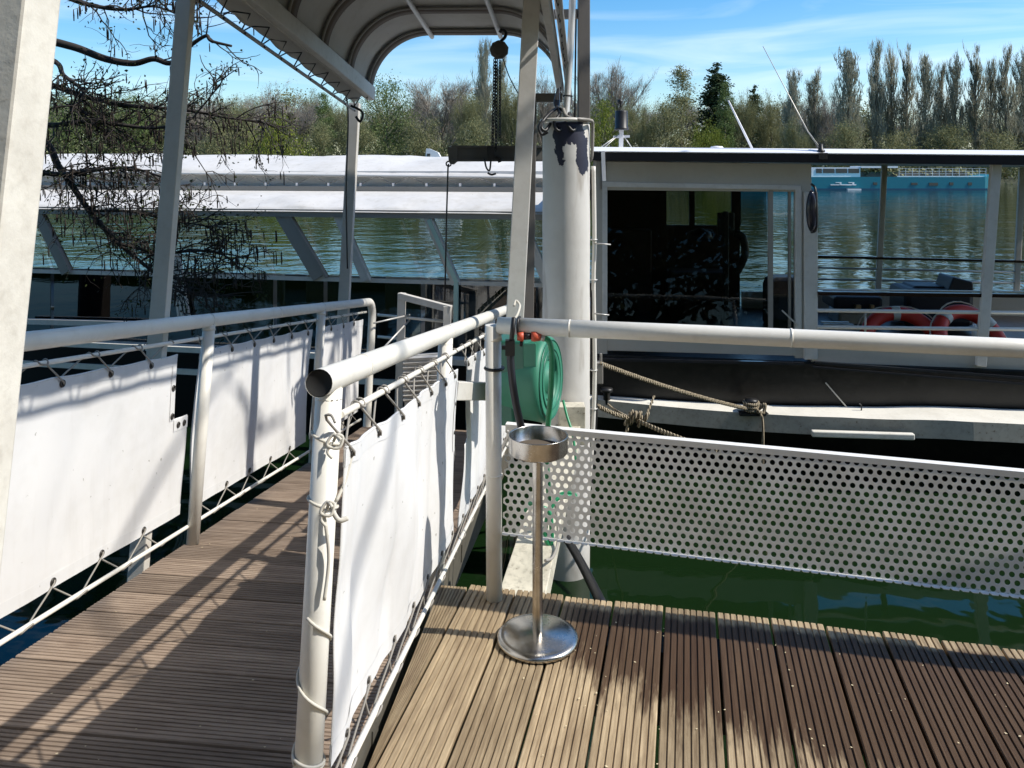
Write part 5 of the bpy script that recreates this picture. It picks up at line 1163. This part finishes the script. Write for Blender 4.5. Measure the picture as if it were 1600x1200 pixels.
limb([(140, 330), (200, 330), (270, 345), (320, 352)], 5.75, 5.6, .013, .004, 18, .34, .4, (1, 0, 0), 2, .1)
limb([(300, 186), (345, 130), (342, 122), (322, 148)], 5.7, 5.7, .006, .003, 8, .2, .0, (.3, 0, .6), 1, .1)
limb([(-460, -20), (-100, 60), (70, 90), (100, 118), (130, 145), (112, 175)], 6.0, 5.6, .03, .005, 30, .34, .5, (.6, 0, -.4), 2, .55)
bm_.build('branch', M_alder, ald); tw.build('twig', M_alder, ald); lf.build('leaf', L_alder, ald); ck.build('catkin', M_catkin, ald)

# bank alder out of shot on the sun side: its branches dapple the canvas and the rails
ald2 = thing('bank_tree', (6.2, -2.5, 0), 'budding bank tree standing behind the viewer to the right', 'tree')
r = random.Random(12); m = MB(); tips = []
m.tube(spl([V((6.2, -2.5, -.3)), V((6.3, -2.2, 2.5)), V((6.1, -1.6, 5)), V((6.2, -.8, 8))], 5), .2, 8, radii=[.26 - .012 * k for k in range(16)]); m.build('trunk', M_bark, ald2)
m = MB(); lf = MB()
def overhang(px, n, L):
    q = spl(px, 8); m.tube(q, .02, 6, radii=[.024 - .016 * k / (len(q) - 1) for k in range(len(q))])
    for k in range(n):
        i = int(r.uniform(.5, 1) * (len(q) - 1)); grow(m, q[i], V((r.gauss(-.2, .6), r.gauss(.5, .5), r.gauss(0, .35))), L * r.uniform(.6, 1.2), .012, 1, r, .0, 4, tips, .6)
overhang([V((6.1, -1.6, 5.2)), V((5.6, .9, 6.9)), V((4.75, 2.4, 7.0)), V((4.3, 4.0, 6.8)), V((4.1, 5.6, 6.3))], 16, .6)
overhang([V((6.15, -1.2, 6.5)), V((5.4, .9, 8.2)), V((4.8, 2.4, 7.8)), V((4.3, 3.6, 7.3))], 8, .5)
overhang([V((4.3, 4.0, 6.8)), V((4.6, 4.6, 6.0)), V((4.7, 5.2, 5.4))], 7, .5)
for p, q in tips:
    for k in range(1): leafquad(lf, p + V((r.gauss(0, .08), r.gauss(0, .08), r.gauss(0, .08))), .035, r)
m.build('branch', M_bark, ald2); lf.build('leaf', L_green, ald2)
# unseen bank trees added to hold back sky fill, mirrored in the boat's windows
BT = [(-17, -12, 15, 'green', 'unseen leafy bank tree farthest left behind the viewer'), (-11, -9, 14, 'olive', 'unseen budding bank tree far left behind the viewer'), (-5, -12, 16, 'green', 'unseen broad leafy bank tree left behind the viewer'), (0, -8.5, 13, 'olive', 'unseen budding bank tree straight behind the viewer'),
      (5.5, -11, 16, 'green', 'unseen broad leafy bank tree right behind the viewer'), (10, -9, 14, 'bare', 'unseen bare bank tree right behind the viewer'), (15, -12, 15, 'green', 'unseen leafy bank tree far right behind the viewer'), (21, -13, 15, 'bushy', 'unseen bushy bank tree farthest right behind the viewer'), (-2.5, -17, 20, 'bushy', 'unseen tallest bushy bank tree behind the viewer'), (7.5, -18, 20, 'bushy', 'unseen tall bushy bank tree behind the leafy one')]
for i, (x, y, h, k, lab) in enumerate(BT):
    tm, cm = PROTO[k][i % len(PROTO[k])]; o = thing('bank_tree', (x, y, .3), lab, 'tree', 'unseen trees on the near bank'); s = h / PH[k]
    for nm, me in (('trunk', tm), ('crown', cm)):
        c = bpy.data.objects.new(nm, me); COL.objects.link(c); c.parent = o; c.scale = (s, s, s)

# ------------------------------------------------------------------ petals and grit lying on the boards
m = MB(); r = random.Random(6)
for k in range(150):
    u, v = r.uniform(-.5, 1.7), r.uniform(1.6, 2.9); c = D(u, v, .0035); an = r.uniform(0, 6.3); s = r.uniform(.0015, .0055)
    m.add([c + V((math.cos(an + q) * s * (1 if j % 2 else .6), math.sin(an + q) * s * (1 if j % 2 else .6), .001 * (j % 2))) for j, q in enumerate((0, 1.57, 3.14, 4.71))], [(0, 1, 2, 3)])
for k in range(60):
    c = G(r.uniform(-1.1, -.05), r.uniform(.2, 2.6), .004); s = r.uniform(.0015, .005); an = r.uniform(0, 6)
    m.add([c + G1 * math.cos(an + q) * s + G2 * math.sin(an + q) * s * .7 + G3 * .001 * (j % 2) for j, q in enumerate((0, 1.57, 3.14, 4.71))], [(0, 1, 2, 3)])
tag(m.build('fallen_petals', mat('pale_petals', (.66, .56, .36), .8)), 'pale petals and bud scales scattered over the boards', 'petals', kind='stuff')
